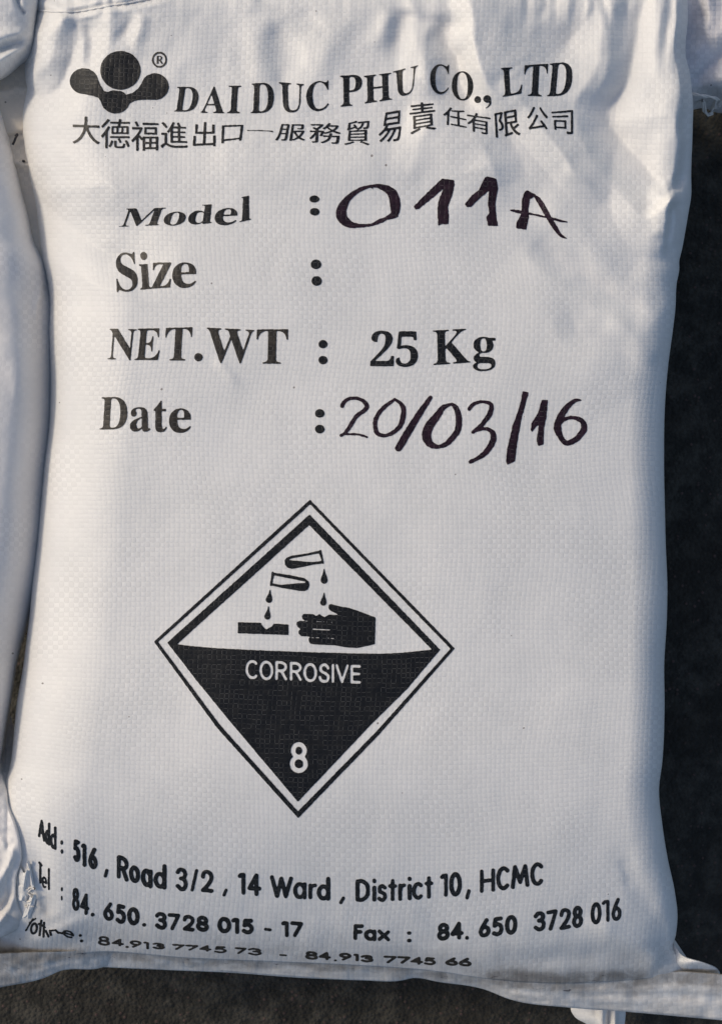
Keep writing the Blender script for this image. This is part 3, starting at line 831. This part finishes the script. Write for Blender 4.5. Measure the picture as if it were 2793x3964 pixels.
pen('handwriting', I_, [],
     [[(48,185,15),(60,155,15),(100,128,13),(155,122,12),(210,145,15),(240,185,17),(215,220,16),(160,260,17),(120,320,17),(75,385,13),(38,412,11)],
      [(60,402,9),(110,401,8),(180,405,9),(240,424,9)],
      [(455,130,10),(400,170,15),(340,225,17),(305,290,17),(303,350,17),(320,395,16),(370,412,13),(430,395,15),(490,345,18),(515,280,21),(522,210,20),(500,165,15),(455,130,10)],
      [(728,120,17),(660,220,23),(590,330,27),(530,430,29),(482,508,27)],
      [(895,168,10),(830,195,20),(780,260,28),(720,340,35),(700,420,36),(730,478,27),(790,498,15),(860,470,20),(930,390,23),(950,320,24),(945,250,24),(925,195,20),(895,168,12)],
      [(1030,205,15),(1060,170,15),(1110,152,12),(1170,155,13),(1200,178,17),(1190,240,20),(1150,300,18),(1110,345,16),(1060,385,14)],
      [(1060,382,12),(1120,362,13),(1180,365,15),(1215,400,21),(1210,460,24),(1160,540,22),(1090,590,16),(1040,615,16)]],
     (1300,1520,1930,1810), 'date 20/03 written by hand in marker')
pen('handwriting', J_, [[(642,68),(690,78),(662,180),(640,260),(615,380),(600,480),(590,560),(585,612),(522,638),(512,610),(525,500),(545,420),(565,330),(600,240),(628,150)],
     [(790,135),(840,134),(826,270),(808,350),(802,480),(765,493),(750,460),(765,332),(745,345),(715,387),(703,365),(712,315),(760,240)]],
     [[(1095,138,4),(1045,143,15),(990,188,21),(945,250,26),(920,300,26),(912,360,30),(932,412,22),(960,458,20),(990,470,19),(1050,445,22),(1100,390,24),(1120,345,24),(1098,298,20),(1030,272,13),(970,285,14),(930,315,14)]],
     (1945,1505,2285,1810), 'end of the date, /16, written by hand in marker')

# ---- stroke letters
def arc(cx, cy, rx, ry, a0, a1, n_=14):
    a = np.radians(np.linspace(a0, a1, n_))
    return [(cx+rx*math.cos(t), cy+ry*math.sin(t)) for t in a]
def cr(*p): return [tuple(x) for x in resample(p, 0.08)]
GL = {
 '0': [arc(.5,.5,.5,.5,0,360,28)],
 '1': [[(0,.93),(.35,1),(1,1)],[(1,1),(1,0)]],
 '2': [cr((0,.72),(.1,.92),(.5,1),(.93,.88),(.97,.65),(.75,.42),(.3,.15),(0,0)), [(0,0),(1,0)]],
 '3': [cr((0,.85),(.3,1),(.75,.96),(.93,.78),(.75,.6),(.4,.55)), cr((.4,.55),(.8,.5),(1,.28),(.8,.05),(.4,0),(0,.14))],
 '4': [[(.72,0),(.72,1)],[(.72,1),(0,.3)],[(0,.3),(1,.3)]],
 '5': [[(.9,1),(.2,1)],[(.2,1),(.1,.6)],cr((.1,.58),(.5,.66),(.9,.52),(1,.3),(.8,.06),(.4,0),(0,.1))],
 '6': [cr((.75,1),(.4,.72),(.08,.45),(0,.28)), arc(.5,.28,.5,.28,0,360,24)],
 '7': [[(0,1),(1,1)],[(1,1),(.3,0)]],
 '8': [arc(.5,.76,.42,.24,0,360,24), arc(.5,.26,.5,.26,0,360,24)],
 '9': [cr((.25,0),(.6,.28),(.92,.55),(1,.72)), arc(.5,.72,.5,.28,0,360,24)],
 'A': [[(0,0),(.5,1),(1,0)],[(.2,.32),(.8,.32)]],
 'd': [[(1,0),(1,1)], arc(.5,.31,.5,.31,0,360,24)],
 'a': [[(1,0),(1,1)], arc(.5,.5,.5,.5,0,360,24)],
 'o': [arc(.5,.5,.5,.5,0,360,24)],
 'T': [[(0,1),(1,.97)],[(.45,1),(.45,0)]],
 'e': [[(0,.52),(1,.52)], arc(.5,.5,.5,.5,0,310,22)],
 'l': [[(.5,0),(.5,1)]],
 'R': [[(0,0),(0,1)], cr((0,1),(.6,1),(.95,.86),(.95,.65),(.6,.5),(0,.5)), [(.5,.5),(1,0)]],
 'W': [[(0,1),(.27,0),(.5,.95),(.73,0),(1,1)]],
 'r': [[(0,0),(0,1)], cr((0,.6),(.3,.92),(1,1))],
 'D': [[(0,0),(0,1)], cr((0,1),(.5,1),(.92,.8),(1,.5),(.92,.2),(.5,0),(0,0))],
 'i': [[(.5,0),(.5,.62)],[(.5,.97),(.5,1)]],
 's': [cr((.95,.88),(.5,1),(.1,.88),(.12,.62),(.5,.52),(.9,.4),(.95,.15),(.5,0),(0,.12))],
 't': [[(.5,0),(.5,1)],[(0,.72),(1,.72)]],
 'c': [arc(.55,.5,.55,.5,50,310,18)],
 'C': [arc(.58,.5,.58,.5,48,312,20)],
 'H': [[(0,0),(0,1)],[(1,0),(1,1)],[(0,.5),(1,.5)]],
 'M': [[(0,0),(.15,1),(.5,.2),(.85,1),(1,0)]],
 'F': [[(0,0),(0,1)],[(0,1),(1,1)],[(0,.52),(.8,.52)]],
 'x': [[(0,0),(1,1)],[(0,1),(1,0)]],
 'n': [[(0,0),(0,1)], cr((0,.6),(.4,1),(.9,.85),(1,.5),(1,0))],
 'S': [cr((.95,.8),(.75,.96),(.45,1),(.12,.88),(.08,.68),(.3,.56),(.7,.46),(.98,.3),(.88,.06),(.5,0),(.15,.05),(0,.24))],
 'I': [[(.5,0),(.5,1)]],
 'O': [arc(.5,.5,.5,.5,0,360,30)],
 'V': [[(0,1),(.5,0),(1,1)]],
 'E': [[(0,0),(0,1)],[(0,1),(1,1)],[(0,.52),(.92,.52)],[(0,0),(1,0)]],
}
def sl_letter(p_, zz, ch, x0, x1, tl, tr, bl, br, r, ay=1.0, sub=False, sh=0.0):
    """letter in a slanted box; r = half the stroke width, in the window's units"""
    ry = r/ay
    q = [(x0+r+sh, tl+ry), (x1-r+sh, tr+ry), (x1-r, br-ry), (x0+r, bl-ry)]
    if x1-x0 < 2*r+1: q = [((x0+x1)/2+sh, tl+ry), ((x0+x1)/2+sh, tr+ry), ((x0+x1)/2, br-ry), ((x0+x1)/2, bl-ry)]
    q = zz.p(q)
    for st in GL[ch]:
        pts = quadmap(np.array(st, float), q)
        p_.stroke([tuple(a)+(r*zz.s,) for a in pts], ay=ay, sub=sub)
def sline(name, box, runs, mat=M_ink, step=1.7, label=None):
    p_ = Plate(*box, step)
    for zz, items in runs:
        for it in items:
            if it[0] == '.': p_.ell(*zz.p([it[1:3]])[0], it[3]*zz.s, it[4]*zz.s if len(it) > 4 else it[3]*zz.s)
            elif it[0] == '-': p_.stroke(zz.p([(it[1], it[2], it[5]), (it[3], it[4], it[5])]), ay=it[6] if len(it) > 6 else 1)
            else: sl_letter(p_, zz, *it)
    return p_.build(name, mat, sack, rough=1.2, label=label)
r1 = 16
sline('printed_line', (140,3150,860,3470), [(N_, [
  ('A',214,272,92,118,244,278,9.5),('d',266,310,118,128,292,308,9.5),('d',308,359,146,158,325,342,10),('.',399,282,11,19),('.',401,354,11,19),
  ('5',485,543,254,270,424,444,15),('1',546,590,286,298,460,472,15),('6',603,677,312,328,478,500,16),('-',748,500,736,542,13),
  ('R',824,917,380,402,562,586,16),('o',918,1006,452,470,590,606,17),('a',1010,1102,478,492,618,640,17),('d',1108,1210,448,450,634,648,17),
  ('3',1280,1374,474,482,656,666,16),('-',1442,500,1408,650,13),('2',1476,1574,490,498,668,674,16)])], label='first address line, Add : 516 , Road 3/2')
sline('printed_line', (845,3330,2130,3510), [(O_, [
  ('-',150,452,133,490,13),('1',240,300,317,317,488,488,16),('4',314,422,320,322,496,500,16),('W',488,667,335,345,512,516,16),('a',668,772,388,390,522,524,16),('r',786,852,400,400,522,524,15),
  ('d',850,956,350,348,532,534,17),('-',1056,514,1037,550,13),('D',1150,1262,368,368,542,540,16),('i',1278,1314,362,362,542,542,16),('s',1318,1394,404,404,546,544,15),
  ('t',1402,1472,366,366,538,536,15),('r',1480,1540,402,400,536,534,15),('i',1550,1586,346,346,532,532,16)]),
  (P_, [('c',-14,76,390,388,528,526,15),('t',84,150,345,343,520,518,15),('1',204,264,326,322,506,504,15),('0',273,373,312,310,504,500,17),('-',427,458,412,510,14),
  ('H',511,629,292,282,474,464,15),('C',637,742,270,264,458,450,16),('M',750,895,258,250,444,426,16),('C',900,1004,238,234,424,414,16)])],
  label='rest of the address line, 14 Ward , District 10, HCMC')
sline('printed_line', (140,3325,820,3620), [(N_, [
  ('T',216,252,430,448,598,608,9),('e',243,286,538,552,630,646,7.5),('l',290,308,478,482,650,656,8),('.',400,645,8,19),('.',399,715,8,19),
  ('8',478,536,630,638,806,818,11.5),('4',540,614,668,682,834,850,13),('.',638,842,15,16),('6',720,802,734,750,884,896,15),('5',814,896,756,768,908,918,16),
  ('0',904,1002,778,786,922,930,17),('.',1036,921,16,15),('3',1120,1214,818,824,954,964,16),('7',1218,1316,830,834,962,968,15),('2',1334,1427,840,846,966,974,15),('8',1436,1537,846,852,970,980,16)])],
  label='telephone line, Tel : 84. 650. 3728')
sline('printed_line', (835,3540,1180,3640), [(O_, [('0',82,190,656,660,784,790,17),('1',190,252,664,668,788,792,16),('5',270,364,670,674,792,797,16),('-',455,754,492,759,12),
  ('1',576,634,689,692,814,817,15),('7',646,746,692,698,814,822,15)])], label='telephone line ending, 015 - 17')
sline('printed_line', (1355,3565,1610,3655), [(O_, [('F',1134,1214,716,716,838,838,15),('a',1216,1312,754,756,844,848,15),('x',1320,1418,756,762,846,850,14),('.',1565,784,18,14),('.',1565,842,18,14)])], label='printed word Fax :')
sline('printed_line', (1680,3465,2415,3655), [(P_, [('8',181,279,706,702,848,840,17),('4',284,386,700,694,840,832,16),('.',412,822,16),('6',502,594,674,666,824,812,16),('5',604,694,664,654,814,804,16),
  ('0',704,802,648,640,802,794,17),('3',927,1021,620,610,776,768,16),('7',1024,1114,610,600,770,760,15),('2',1126,1216,594,586,762,750,15),('8',1224,1310,576,568,750,740,16),
  ('0',1367,1452,548,540,722,714,15),('1',1454,1514,530,526,704,698,13),('6',1529,1607,514,510,696,686,14)])], label='fax number, 84. 650 3728 016')
sline('printed_line', (80,3530,330,3670), [(N_, [('-',176,876,122,964,7),('-',196,872,150,905,6),('o',146,206,896,908,990,1002,9,1.0,False,16),('t',204,250,872,886,1006,1016,9,1.0,False,14),
  ('l',246,270,892,896,1020,1022,9,1.0,False,4),('-',276,968,296,1012,9),('.',268,940,9,8),('-',306,966,316,998,9),('-',308,966,352,962,8,1.2),('-',352,962,372,984,8),('-',372,980,412,988,8),
  ('e',404,496,952,974,1008,1034,7.5,1.1),('.',543,1003,13,11),('.',553,1045,14,11)])], M_ink, step=1.3, label='creased printed word Hotline :')
hl = 11.3
sline('printed_line', (370,3610,1110,3720), [(N_, [('8',678,772,1004,1012,1078,1086,hl,1.5),('4',784,880,1022,1032,1082,1090,hl,1.5),('.',905,1092,14,8),('9',924,1016,1038,1044,1096,1104,hl,1.5),
  ('1',1030,1074,1048,1054,1104,1110,hl,1.6),('3',1100,1198,1056,1064,1108,1112,hl,1.6),('7',1252,1352,1068,1072,1112,1120,hl,1.6),('7',1354,1456,1074,1078,1120,1124,hl,1.6)]),
  (O_, [('4',-58,36,874,878,926,930,hl,1.6),('5',56,154,884,888,938,942,hl,1.6),('7',214,310,894,898,946,950,hl,1.6),('3',318,426,898,903,954,960,hl,1.6),('-',570,954,612,957,9,1.5)])],
  M_warm, step=1.5, label='first mobile number, 84.913 7745 73')
sline('printed_line', (1170,3670,1835,3745), [(Q_, [('8',1363,1422,828,832,866,870,7.3,1.5),('4',1424,1480,832,834,868,871,7.3,1.5),('.',1500,871,7,4.5),('9',1516,1572,836,839,872,875,7.3,1.5),('1',1580,1604,840,842,874,876,7.3,1.5)]),
  (S_, [('3',2,60,846,848,879,881,7.3,1.5),('7',104,164,850,852,884,886,7.3,1.5),('7',166,226,852,854,886,888,7.3,1.5),('4',224,282,853,856,889,891,7.3,1.5),('5',284,338,856,858,892,894,7.3,1.5),
  ('6',380,438,856,858,894,897,8,1.5),('6',440,498,858,860,897,900,8,1.5)])], M_warm, step=1.5, label='second mobile number, 84.913 7745 66')

# ---- hazard diamond
hz = bpy.data.objects.new('hazard_label', None); C.objects.link(hz); hz.parent = sack
hz.matrix_parent_inverse = sack.matrix_world.inverted(); bpy.context.view_layer.update()
hz['label'] = 'black and white diamond label with pictograms, the word CORROSIVE and the figure 8'
def sub(pl_, name, label=None):
    o = pl_.build(name, M_ink, hz, rough=0.9, label=label); return o
pl = Plate(590,1925,1765,3175,2.2)
pl.poly([(1199,1934),(1759,2510),(1465,2845),(1153.5,3167.5),(840,2818),(596,2483.5)])
pl.poly([(1200,1952),(1742,2511),(1455,2832),(1152.5,3141),(853,2808),(612.5,2485)], sub=True)
sub(pl, 'outer_border')
pl = Plate(640,1985,1710,3110,2.2)
pl.poly([(1197.5,1991),(1702.5,2515),(1574,2668),(1440,2800),(1152.5,3104),(900,2805),(765,2640),(647.5,2487.5)])
wt = [(1196,2032.5),(1670,2514)] + [tuple(x) for x in resample([(1670,2514),(1550,2527),(1440,2530),(1250,2526),(1100,2521),(835,2509),(685,2494)], 30)]
pl.poly(wt, sub=True)
cw = [('C',379,474,107,110,256,260,10.5),('O',486,595,112,116,264,267,10.5),('R',609,702,118,122,264,268,10.5),('R',721,815,124,128,269,272,10.5),('O',826,933,131,134,280,283,10.5),
      ('S',944,1031,134,136,284,286,10.5),('I',1042,1068,139,139,285,285,10.5),('V',1074,1178,142,144,287,289,10),('E',1190,1272,147,149,291,293,10.5)]
for it in cw: sl_letter(pl, M_, *it, 1.0, True)
sl_letter(pl, M_, '8', 722,862,744,746,984,986,18,1.0,True)
sub(pl, 'inner_panel', 'thick chevron border over a solid black lower half with white word CORROSIVE and figure 8')
pl = Plate(1095,2125,1258,2208,1.7)
pl.poly(K_.p([(1356,462),(1365,462),(1384,562),(1300,572),(1230,588),(1140,605),(1105,595),(1086,572),(1083,540),(1095,518),(1130,503),(1250,485)]))
pl.poly(K_.p([(1350,484),(1368,541),(1300,552),(1110,536),(1130,524),(1250,502)]), sub=True)
pl.stroke(K_.p([(1360,464,7),(1380,560,7)])); sub(pl, 'test_tube')
pl = Plate(1038,2208,1204,2295,1.7)
pl.poly(K_.p([(986,632),(1130,653),(1235,676),(1268,700),(1276,730),(1262,765),(1235,777),(1200,775),(1060,752),(970,732)]))
pl.poly(K_.p([(1002,655),(1140,682),(1246,704),(1238,713),(1150,718),(1060,728),(987,716)]), sub=True)
pl.stroke(K_.p([(990,633,8),(976,730,7)])); sub(pl, 'test_tube')
for tx, ty, by, bx_, hw in ((1388,603,720,1388,27),(1388,787,890,1382,24),(970,765,868,962,25),(958,893,998,950,24)):
    x_, y_ = K_.p([(tx, ty)])[0]
    pl = Plate(x_-25, y_-8, x_+25, K_.p([(0, by)])[0][1]+8, 1.5)
    pl.stroke(K_.p([(tx,ty,1.5),(tx*.8+bx_*.2,ty+(by-hw-ty)*.35,hw*.36),(tx*.3+bx_*.7,ty+(by-hw-ty)*.75,hw*.82),(bx_,by-hw*1.05,hw),(bx_,by-hw,hw)]))
    sub(pl, 'drop')
pl = Plate(912,2400,1125,2465,1.7)
pl.poly(K_.p([(720,1017),(860,1020),(900,1022),(912,1048),(930,1066),(945,1073),(958,1062),(985,1050),(1000,1028),(1113,1035),(1112,1117),(940,1110),(720,1103)])); sub(pl, 'metal_bar', 'black bar with a notch eaten into it')
pl = Plate(1140,2330,1460,2515,1.7)
pl.poly(L_.p([(341,900),(345,882),(360,877),(385,882),(420,893),(500,905),(600,940),(700,978),(705,990),(700,1187),(640,1202),(560,1218),(480,1212),(400,1197),(240,1190),(200,1182),(189,1165),(190,1142),(200,1130),
   (130,1125),(110,1107),(109,1085),(125,1070),(103,1055),(93,1035),(98,1015),(118,1007),(160,1008),(140,992),(135,970),(150,952),(225,955),(245,969),(272,953),(290,968),(312,978),(345,958),(415,960),(400,950),(362,932),(345,915)]))
pl.stroke(L_.p([(222,1071,3.6),(350,1077,3.6)]), sub=True)
for a, b, c in ((246,1012,290),(300,1014,335),(362,1018,370),(205,1137,228),(240,1137,272),(322,1139,345),(360,1142,384),(162,1008,182)): pl.stroke(L_.p([(a,b,2.6),(c,b+1,2.4)]), sub=True)
sub(pl, 'hand_symbol', 'black hand with separated fingers and a raised thumb')

# ------------------------------------------------------------------ sack lying against the left side
nR = Relief(-900, 320, 200, 3800)
nf = nR.fold
nf([(-120,900),(0,1040),(120,1180),(200,1350)], -2, 40, 50, taper=(.2,.3))
nf([(-80,600),(40,760),(110,900),(150,1010)], 1.2, 40, 30, taper=(.2,.2))
nf([(150,1000),(168,1090),(150,1210),(140,1290)], 1.5, 30, 14, 't', (.05,.5))
nf([(-60,1300),(60,1380),(90,1600)], 2.2, 50, 60, taper=(.3,.4))
nf([(-60,2900),(-10,2940),(20,3020),(40,3100)], -5, 22, 18, taper=(.1,.4))
nf([(-80,3480),(-20,3420),(40,3330),(60,3250)], 4, 22, 18, taper=(.1,.3))
nf([(-80,3560),(0,3520),(40,3440),(60,3380)], -6, 24, 20, taper=(.1,.3))
nf([(-80,3640),(0,3560),(40,3510),(60,3420)], 4, 16, 16, taper=(.1,.3))
nf([(0,3230),(30,3290),(20,3380)], 2.5, 16, taper=(.2,.3))
nR.W += 0.9*N2(nR.U/160+4, nR.V/260) + 0.2*N3(nR.U/50, nR.V/80) + 0.25*N4(nR.U/20, nR.V/26)*(0.4+sstep(2900, 3100, nR.V)*2)
NL = interp([(300,-850),(3600,-850)])
NR = interp([(345,-10),(418,26),(518,44),(617,65),(732,86),(836,112),(952,141),(1010,175),(1100,215),(1300,235),(1670,225),(1932,200),(2200,170),(2397,120),
             (2487,89),(2574,65),(2661,50),(2770,33),(2836,22),(2901,13),(2950,4),(3019,17),(3060,28),(3119,32),(3206,63),(3271,78),(3328,82),(3399,63),(3442,61),(3503,69),(3568,104),(3640,110)])
NB_ = interp([(-850,3720),(-300,3690),(0,3632),(60,3604),(104,3572),(300,3560)])
def left_h(u, v):
    dr = np.maximum(NR(v) - u, 0)
    mid = sstep(950, 1150, v)*(1-sstep(2300, 2700, v))
    ear = sstep(2900, 3150, v)
    Rr = 200*(1-ear) + 120*ear
    t = np.clip(dr/Rr, 0, 1)
    top_ = 0.250 - 0.008*ear - 0.02*(1-sstep(300, 900, v))
    h = top_ - (0.052*(1-ear) + 0.020*ear)*(1-np.sqrt(np.maximum(1-(1-t)**2, 0)))
    h = h - 0.02*mid*np.exp(-(dr/160.0)**2)
    he = np.maximum(main_h(np.maximum(u, 30.0), np.minimum(v, 3640)) + 0.004, 0.205) + 0.007*np.sqrt(np.maximum(1-(1-t)**2, 0))
    h = h*(1-ear) + he*ear
    bb = np.clip((NB_(u)-v)/150.0, 0, 1)
    h = h - 0.018*(1-np.sqrt(np.maximum(1-(1-bb)**2, 0)))
    return h + nR(u, v)*np.clip(dr/30.0, 0, 1)
s2 = thing('woven_sack', 'plain smooth white sack pressed against the left side of the printed sack', 'sack', tuple(P(-450., 1980., 0.125)), 'filled woven sacks')
sheet('fabric_body', NL, NR, 310.0, NB_, left_h, 260, 620, M_left, s2, 0.17,
      lambda u, v: np.clip(0.25*np.exp(-((u-90)/30)**2)*(1-sstep(2300,2500,v)) + 0.5*sstep(3300,3560,v), 0, 1))  # brown shade painted along the contact; darker towards the foot

# ------------------------------------------------------------------ sack at the upper left corner
tR = Relief(-900, 320, -700, 500)
tR.fold([(-200,260),(-60,215),(40,170),(110,140)], -5, 18, 24, taper=(.1,.1))
tR.fold([(-200,330),(-60,270),(30,215),(110,180)], 3, 18, 16, taper=(.1,.1))
tR.fold([(-200,200),(-60,160),(40,130),(110,120)], 3.5, 30, 22, taper=(.1,.1))
tR.fold([(75,-20),(80,20),(95,50)], -4, 10, 10, taper=(.1,.1))
tR.W += 0.8*N1(tR.U/90, tR.V/80) + 0.3*N3(tR.U/30, tR.V/30)
TL = interp([(-700,-850),(400,-850)]); TRr = interp([(-700,150),(0,150),(60,140),(180,130),(330,130)])
TB = interp([(-850,560),(-300,400),(0,312),(30,296),(85,252),(200,220)])
def tl_h(u, v):
    b = np.clip((TB(u)-v)/110.0, 0, 1)
    dr = np.clip((TRr(v)-u)/160.0, 0, 1)
    return 0.240 - 0.035*(1-np.sqrt(np.maximum(1-(1-b)**2, 0))) - 0.02*(1-np.sqrt(np.maximum(1-(1-dr)**2, 0))) + tR(u, v)*np.clip(b*3, 0, 1)
s3 = thing('woven_sack', 'corner of a cream white sack with folded lower edge, upper left of the photo', 'sack', tuple(P(-350., -100., 0.125)), 'filled woven sacks')
sheet('fabric_body', TL, TRr, -650.0, TB, tl_h, 160, 220, M_white, s3, 0.18)

# ------------------------------------------------------------------ sack showing at the upper right
rR = Relief(2400, 3700, -700, 600)
rR.fold([(2700,-60),(2690,60),(2660,200)], -6, 26, 30, taper=(.05,.3))
rR.fold([(2740,-60),(2735,60),(2700,170)], 4, 26, 30, taper=(.05,.3))
rR.fold([(2900,180),(2790,220),(2700,300),(2670,350)], -5, 30, 26, taper=(.05,.2))
rR.fold([(2900,80),(2793,110),(2720,190)], 3.5, 40, taper=(.05,.3))
rR.fold([(2900,300),(2790,310),(2720,360)], 3, 28, taper=(.05,.3))
rR.W += 1.8*N2(rR.U/80, rR.V/90) + 0.8*N3(rR.U/32, rR.V/34)
RL = interp([(-700,2560),(0,2570),(400,2600)]); RRr = interp([(-700,3600),(400,3600)])
RB = interp([(2500,404),(2681,399),(2720,388),(2769,383),(2793,394),(3000,380),(3600,360)])
def tr_h(u, v):
    b = np.clip((RB(u)-v)/120.0, 0, 1)
    return 0.205 - 0.05*(1-np.sqrt(np.maximum(1-(1-b)**2, 0))) + rR(u, v)*np.clip(b*3, 0, 1)
s4 = thing('woven_sack', 'mauve grey sack end with loose threads hanging from it, upper right of the photo', 'sack', tuple(P(3000., 0., 0.1)), 'filled woven sacks')
sheet('fabric_body', RL, RRr, -650.0, RB, tr_h, 200, 200, M_pink, s4, 0.10)
z0 = 0.175
def TP(pts, z=z0): return [P(np.float64(a[0]), np.float64(a[1]), np.float64(z if len(a) < 3 else a[2])) for a in pts]
thread('loose_thread', TP([(2676,362,.21),(2700,368,.212),(2735,374,.205),(2765,380,.20),(2778,388,.195)]), 0.0011, M_thread, s4, 2)
thread('loose_thread', TP([(2716,388,.17),(2722,405,.165),(2724,428,.16),(2738,444,.158),(2752,440,.158),(2755,420,.16),(2762,398,.165),(2778,382,.17),(2790,378,.172)]), 0.0016, M_thread, s4, 2)
thread('loose_thread', TP([(2770,420,.165),(2766,402,.166),(2775,385,.17),(2787,384,.17),(2789,398,.168),(2778,412,.166)]), 0.0014, M_thread, s4, 2)

# ------------------------------------------------------------------ lower layer
s5 = thing('woven_sack', 'white sack of the lower layer, its shade painted beige, seen in the gap left of the company emblem', 'sack', tuple(P(-250., 800., 0.0)), 'filled woven sacks')
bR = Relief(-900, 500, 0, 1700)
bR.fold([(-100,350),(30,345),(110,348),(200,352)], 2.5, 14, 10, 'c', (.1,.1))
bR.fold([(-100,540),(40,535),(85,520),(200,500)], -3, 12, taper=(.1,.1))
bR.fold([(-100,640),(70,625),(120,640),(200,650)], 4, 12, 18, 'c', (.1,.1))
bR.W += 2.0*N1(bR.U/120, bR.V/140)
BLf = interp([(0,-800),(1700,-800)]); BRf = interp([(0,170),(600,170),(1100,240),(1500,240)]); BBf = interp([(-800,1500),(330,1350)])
s5b = sheet('fabric_body', BLf, BRf, 60.0, BBf, lambda u, v: 0.205 - 0.05*(1-np.sqrt(np.clip(1-(1-np.clip((BRf(v)-u)/60., 0, 1))**2, 0, 1))) + bR(u, v), 120, 180, M_shaded, s5, 0.002)
for pts in ([(50,560),(56,548),(62,532),(69,520)], [(60,528),(66,520),(70,519)], [(88,622),(94,625),(97,621)]):
    thread('stitch_thread', TP([(a, b_, 0.2085) for a, b_ in pts]), 0.0009, M_black, s5)

s6 = thing('woven_sack', 'sack underneath the printed one, only its white corner flap showing below the hem', 'sack', tuple(P(1400., 2000., 0.0)), 'filled woven sacks')
UL = interp([(-400,420),(3700,420)]); UR = interp([(-400,2380),(3700,2380)]); UB = interp([(300,3560),(2400,3560)])
def un_h(u, v):
    e = np.clip(np.minimum(np.minimum(u-420, 2380-u), 3560-v)/260.0, 0, 1)
    return 0.115 - 0.05*(1-np.sqrt(np.maximum(1-(1-e)**2, 0)))
sheet('fabric_body', UL, UR, -350.0, UB, un_h, 60, 90, M_white, s6, 0.002)
# its flap: a folded strip of bag mouth
nu_, nv_ = 40, 50
tt = np.linspace(0, 1, nv_)[:, None]; ss = np.linspace(0, 1, nu_)[None, :]
vv = 3520 + tt*500 + 0*ss
le = interp([(3500,2180),(3880,2206),(3925,2214),(3945,2232),(3964,2268),(4000,2310),(4030,2330)])
ri = interp([(3500,2400),(3880,2422),(3964,2416),(4030,2405)])
uu = le(vv)*(1-ss) + ri(vv)*ss
zz = 0.072 + 0.006*np.exp(-((uu-2330)/12)**2) + 0.006*np.exp(-((uu-2378)/10)**2) - 0.004*np.exp(-((uu-2352)/8)**2) + 0.002*N1(uu/30, vv/50) - 0.012*np.abs(ss-.5)**2*4
idx = np.arange(nu_*nv_).reshape(nv_, nu_)
f1 = np.stack([idx[:-1, :-1], idx[1:, :-1], idx[1:, 1:], idx[:-1, 1:]], -1).reshape(-1, 4)
pts = P(uu, vv, zz).reshape(-1, 3); lo_ = pts - np.array([0, 0, .002])
rim = np.concatenate([idx[0, :-1], idx[:-1, -1], idx[-1, :0:-1], idx[:0:-1, 0]])
e2 = np.stack([rim, np.roll(rim, -1), np.roll(rim, -1)+nu_*nv_, rim+nu_*nv_], -1)
me = mesh_from('corner_flap', np.concatenate([pts, lo_]), np.concatenate([f1, f1[:, ::-1]+nu_*nv_, e2]), uv=np.tile(weave_uv(uu, vv).reshape(-1, 2), (2, 1)), attrs={'grime_shade': np.full(2*nu_*nv_, 0.3)})
link('corner_flap', me, M_white, s6)

# ------------------------------------------------------------------ frayed, torn spot at the lower left of the printed sack
def mh(a, b_, dz=0.0015): return (a, b_, float(main_h(np.float64(a), np.float64(b_)))+dz)
fr = random.Random(5)
for k_ in range(9):
    x0 = fr.uniform(92, 118); y0 = fr.uniform(3440, 3530); a = fr.uniform(0, 6.28); q = [mh(x0, y0)]
    for j in range(5):
        a += fr.uniform(-0.9, 0.9); x0 += 5*math.cos(a); y0 += 8*math.sin(a); q.append(mh(x0, y0, 0.0012+0.002*fr.random()))
    thread('frayed_thread', TP(q), 0.0005+0.0003*fr.random(), M_thread, sack, 1)
def crumple(name, cx, cy, wd, hg, ang, seed, parent, zlift=0.004):
    n_ = 26; s_, t_ = np.meshgrid(np.linspace(-1, 1, n_), np.linspace(-1, 1, n_))
    rr = 1 + 0.25*N1(np.arctan2(t_, s_)*1.6+seed, seed+0*s_)
    x = s_*wd*rr; y = t_*hg*rr
    u = cx + x*math.cos(ang) - y*math.sin(ang); v = cy + x*math.sin(ang) + y*math.cos(ang)
    z = main_h(u, v) + 0.0012 + zlift*np.maximum(0, 1-np.abs(s_)**1.4)*(0.7+0.5*N2(s_*2+seed, t_*2)) + 0.0005*N3(s_*2, t_*2+seed)
    idx = np.arange(n_*n_).reshape(n_, n_); f = np.stack([idx[:-1, :-1], idx[1:, :-1], idx[1:, 1:], idx[:-1, 1:]], -1).reshape(-1, 4)
    return link(name, mesh_from(name, P(u, v, z).reshape(-1, 3), f, uv=weave_uv(u, v).reshape(-1, 2), attrs={'grime_shade': np.full(n_*n_, .3)}), M_white, parent)
crumple('torn_flap', 92, 3430, 20, 58, 0.15, 2.0, sack, 0.005)
crumple('torn_flap', 118, 3385, 7, 48, -0.2, 5.0, sack, 0.003)
crumple('torn_flap', 116, 3510, 13, 44, 0.3, 9.0, sack, 0.003)
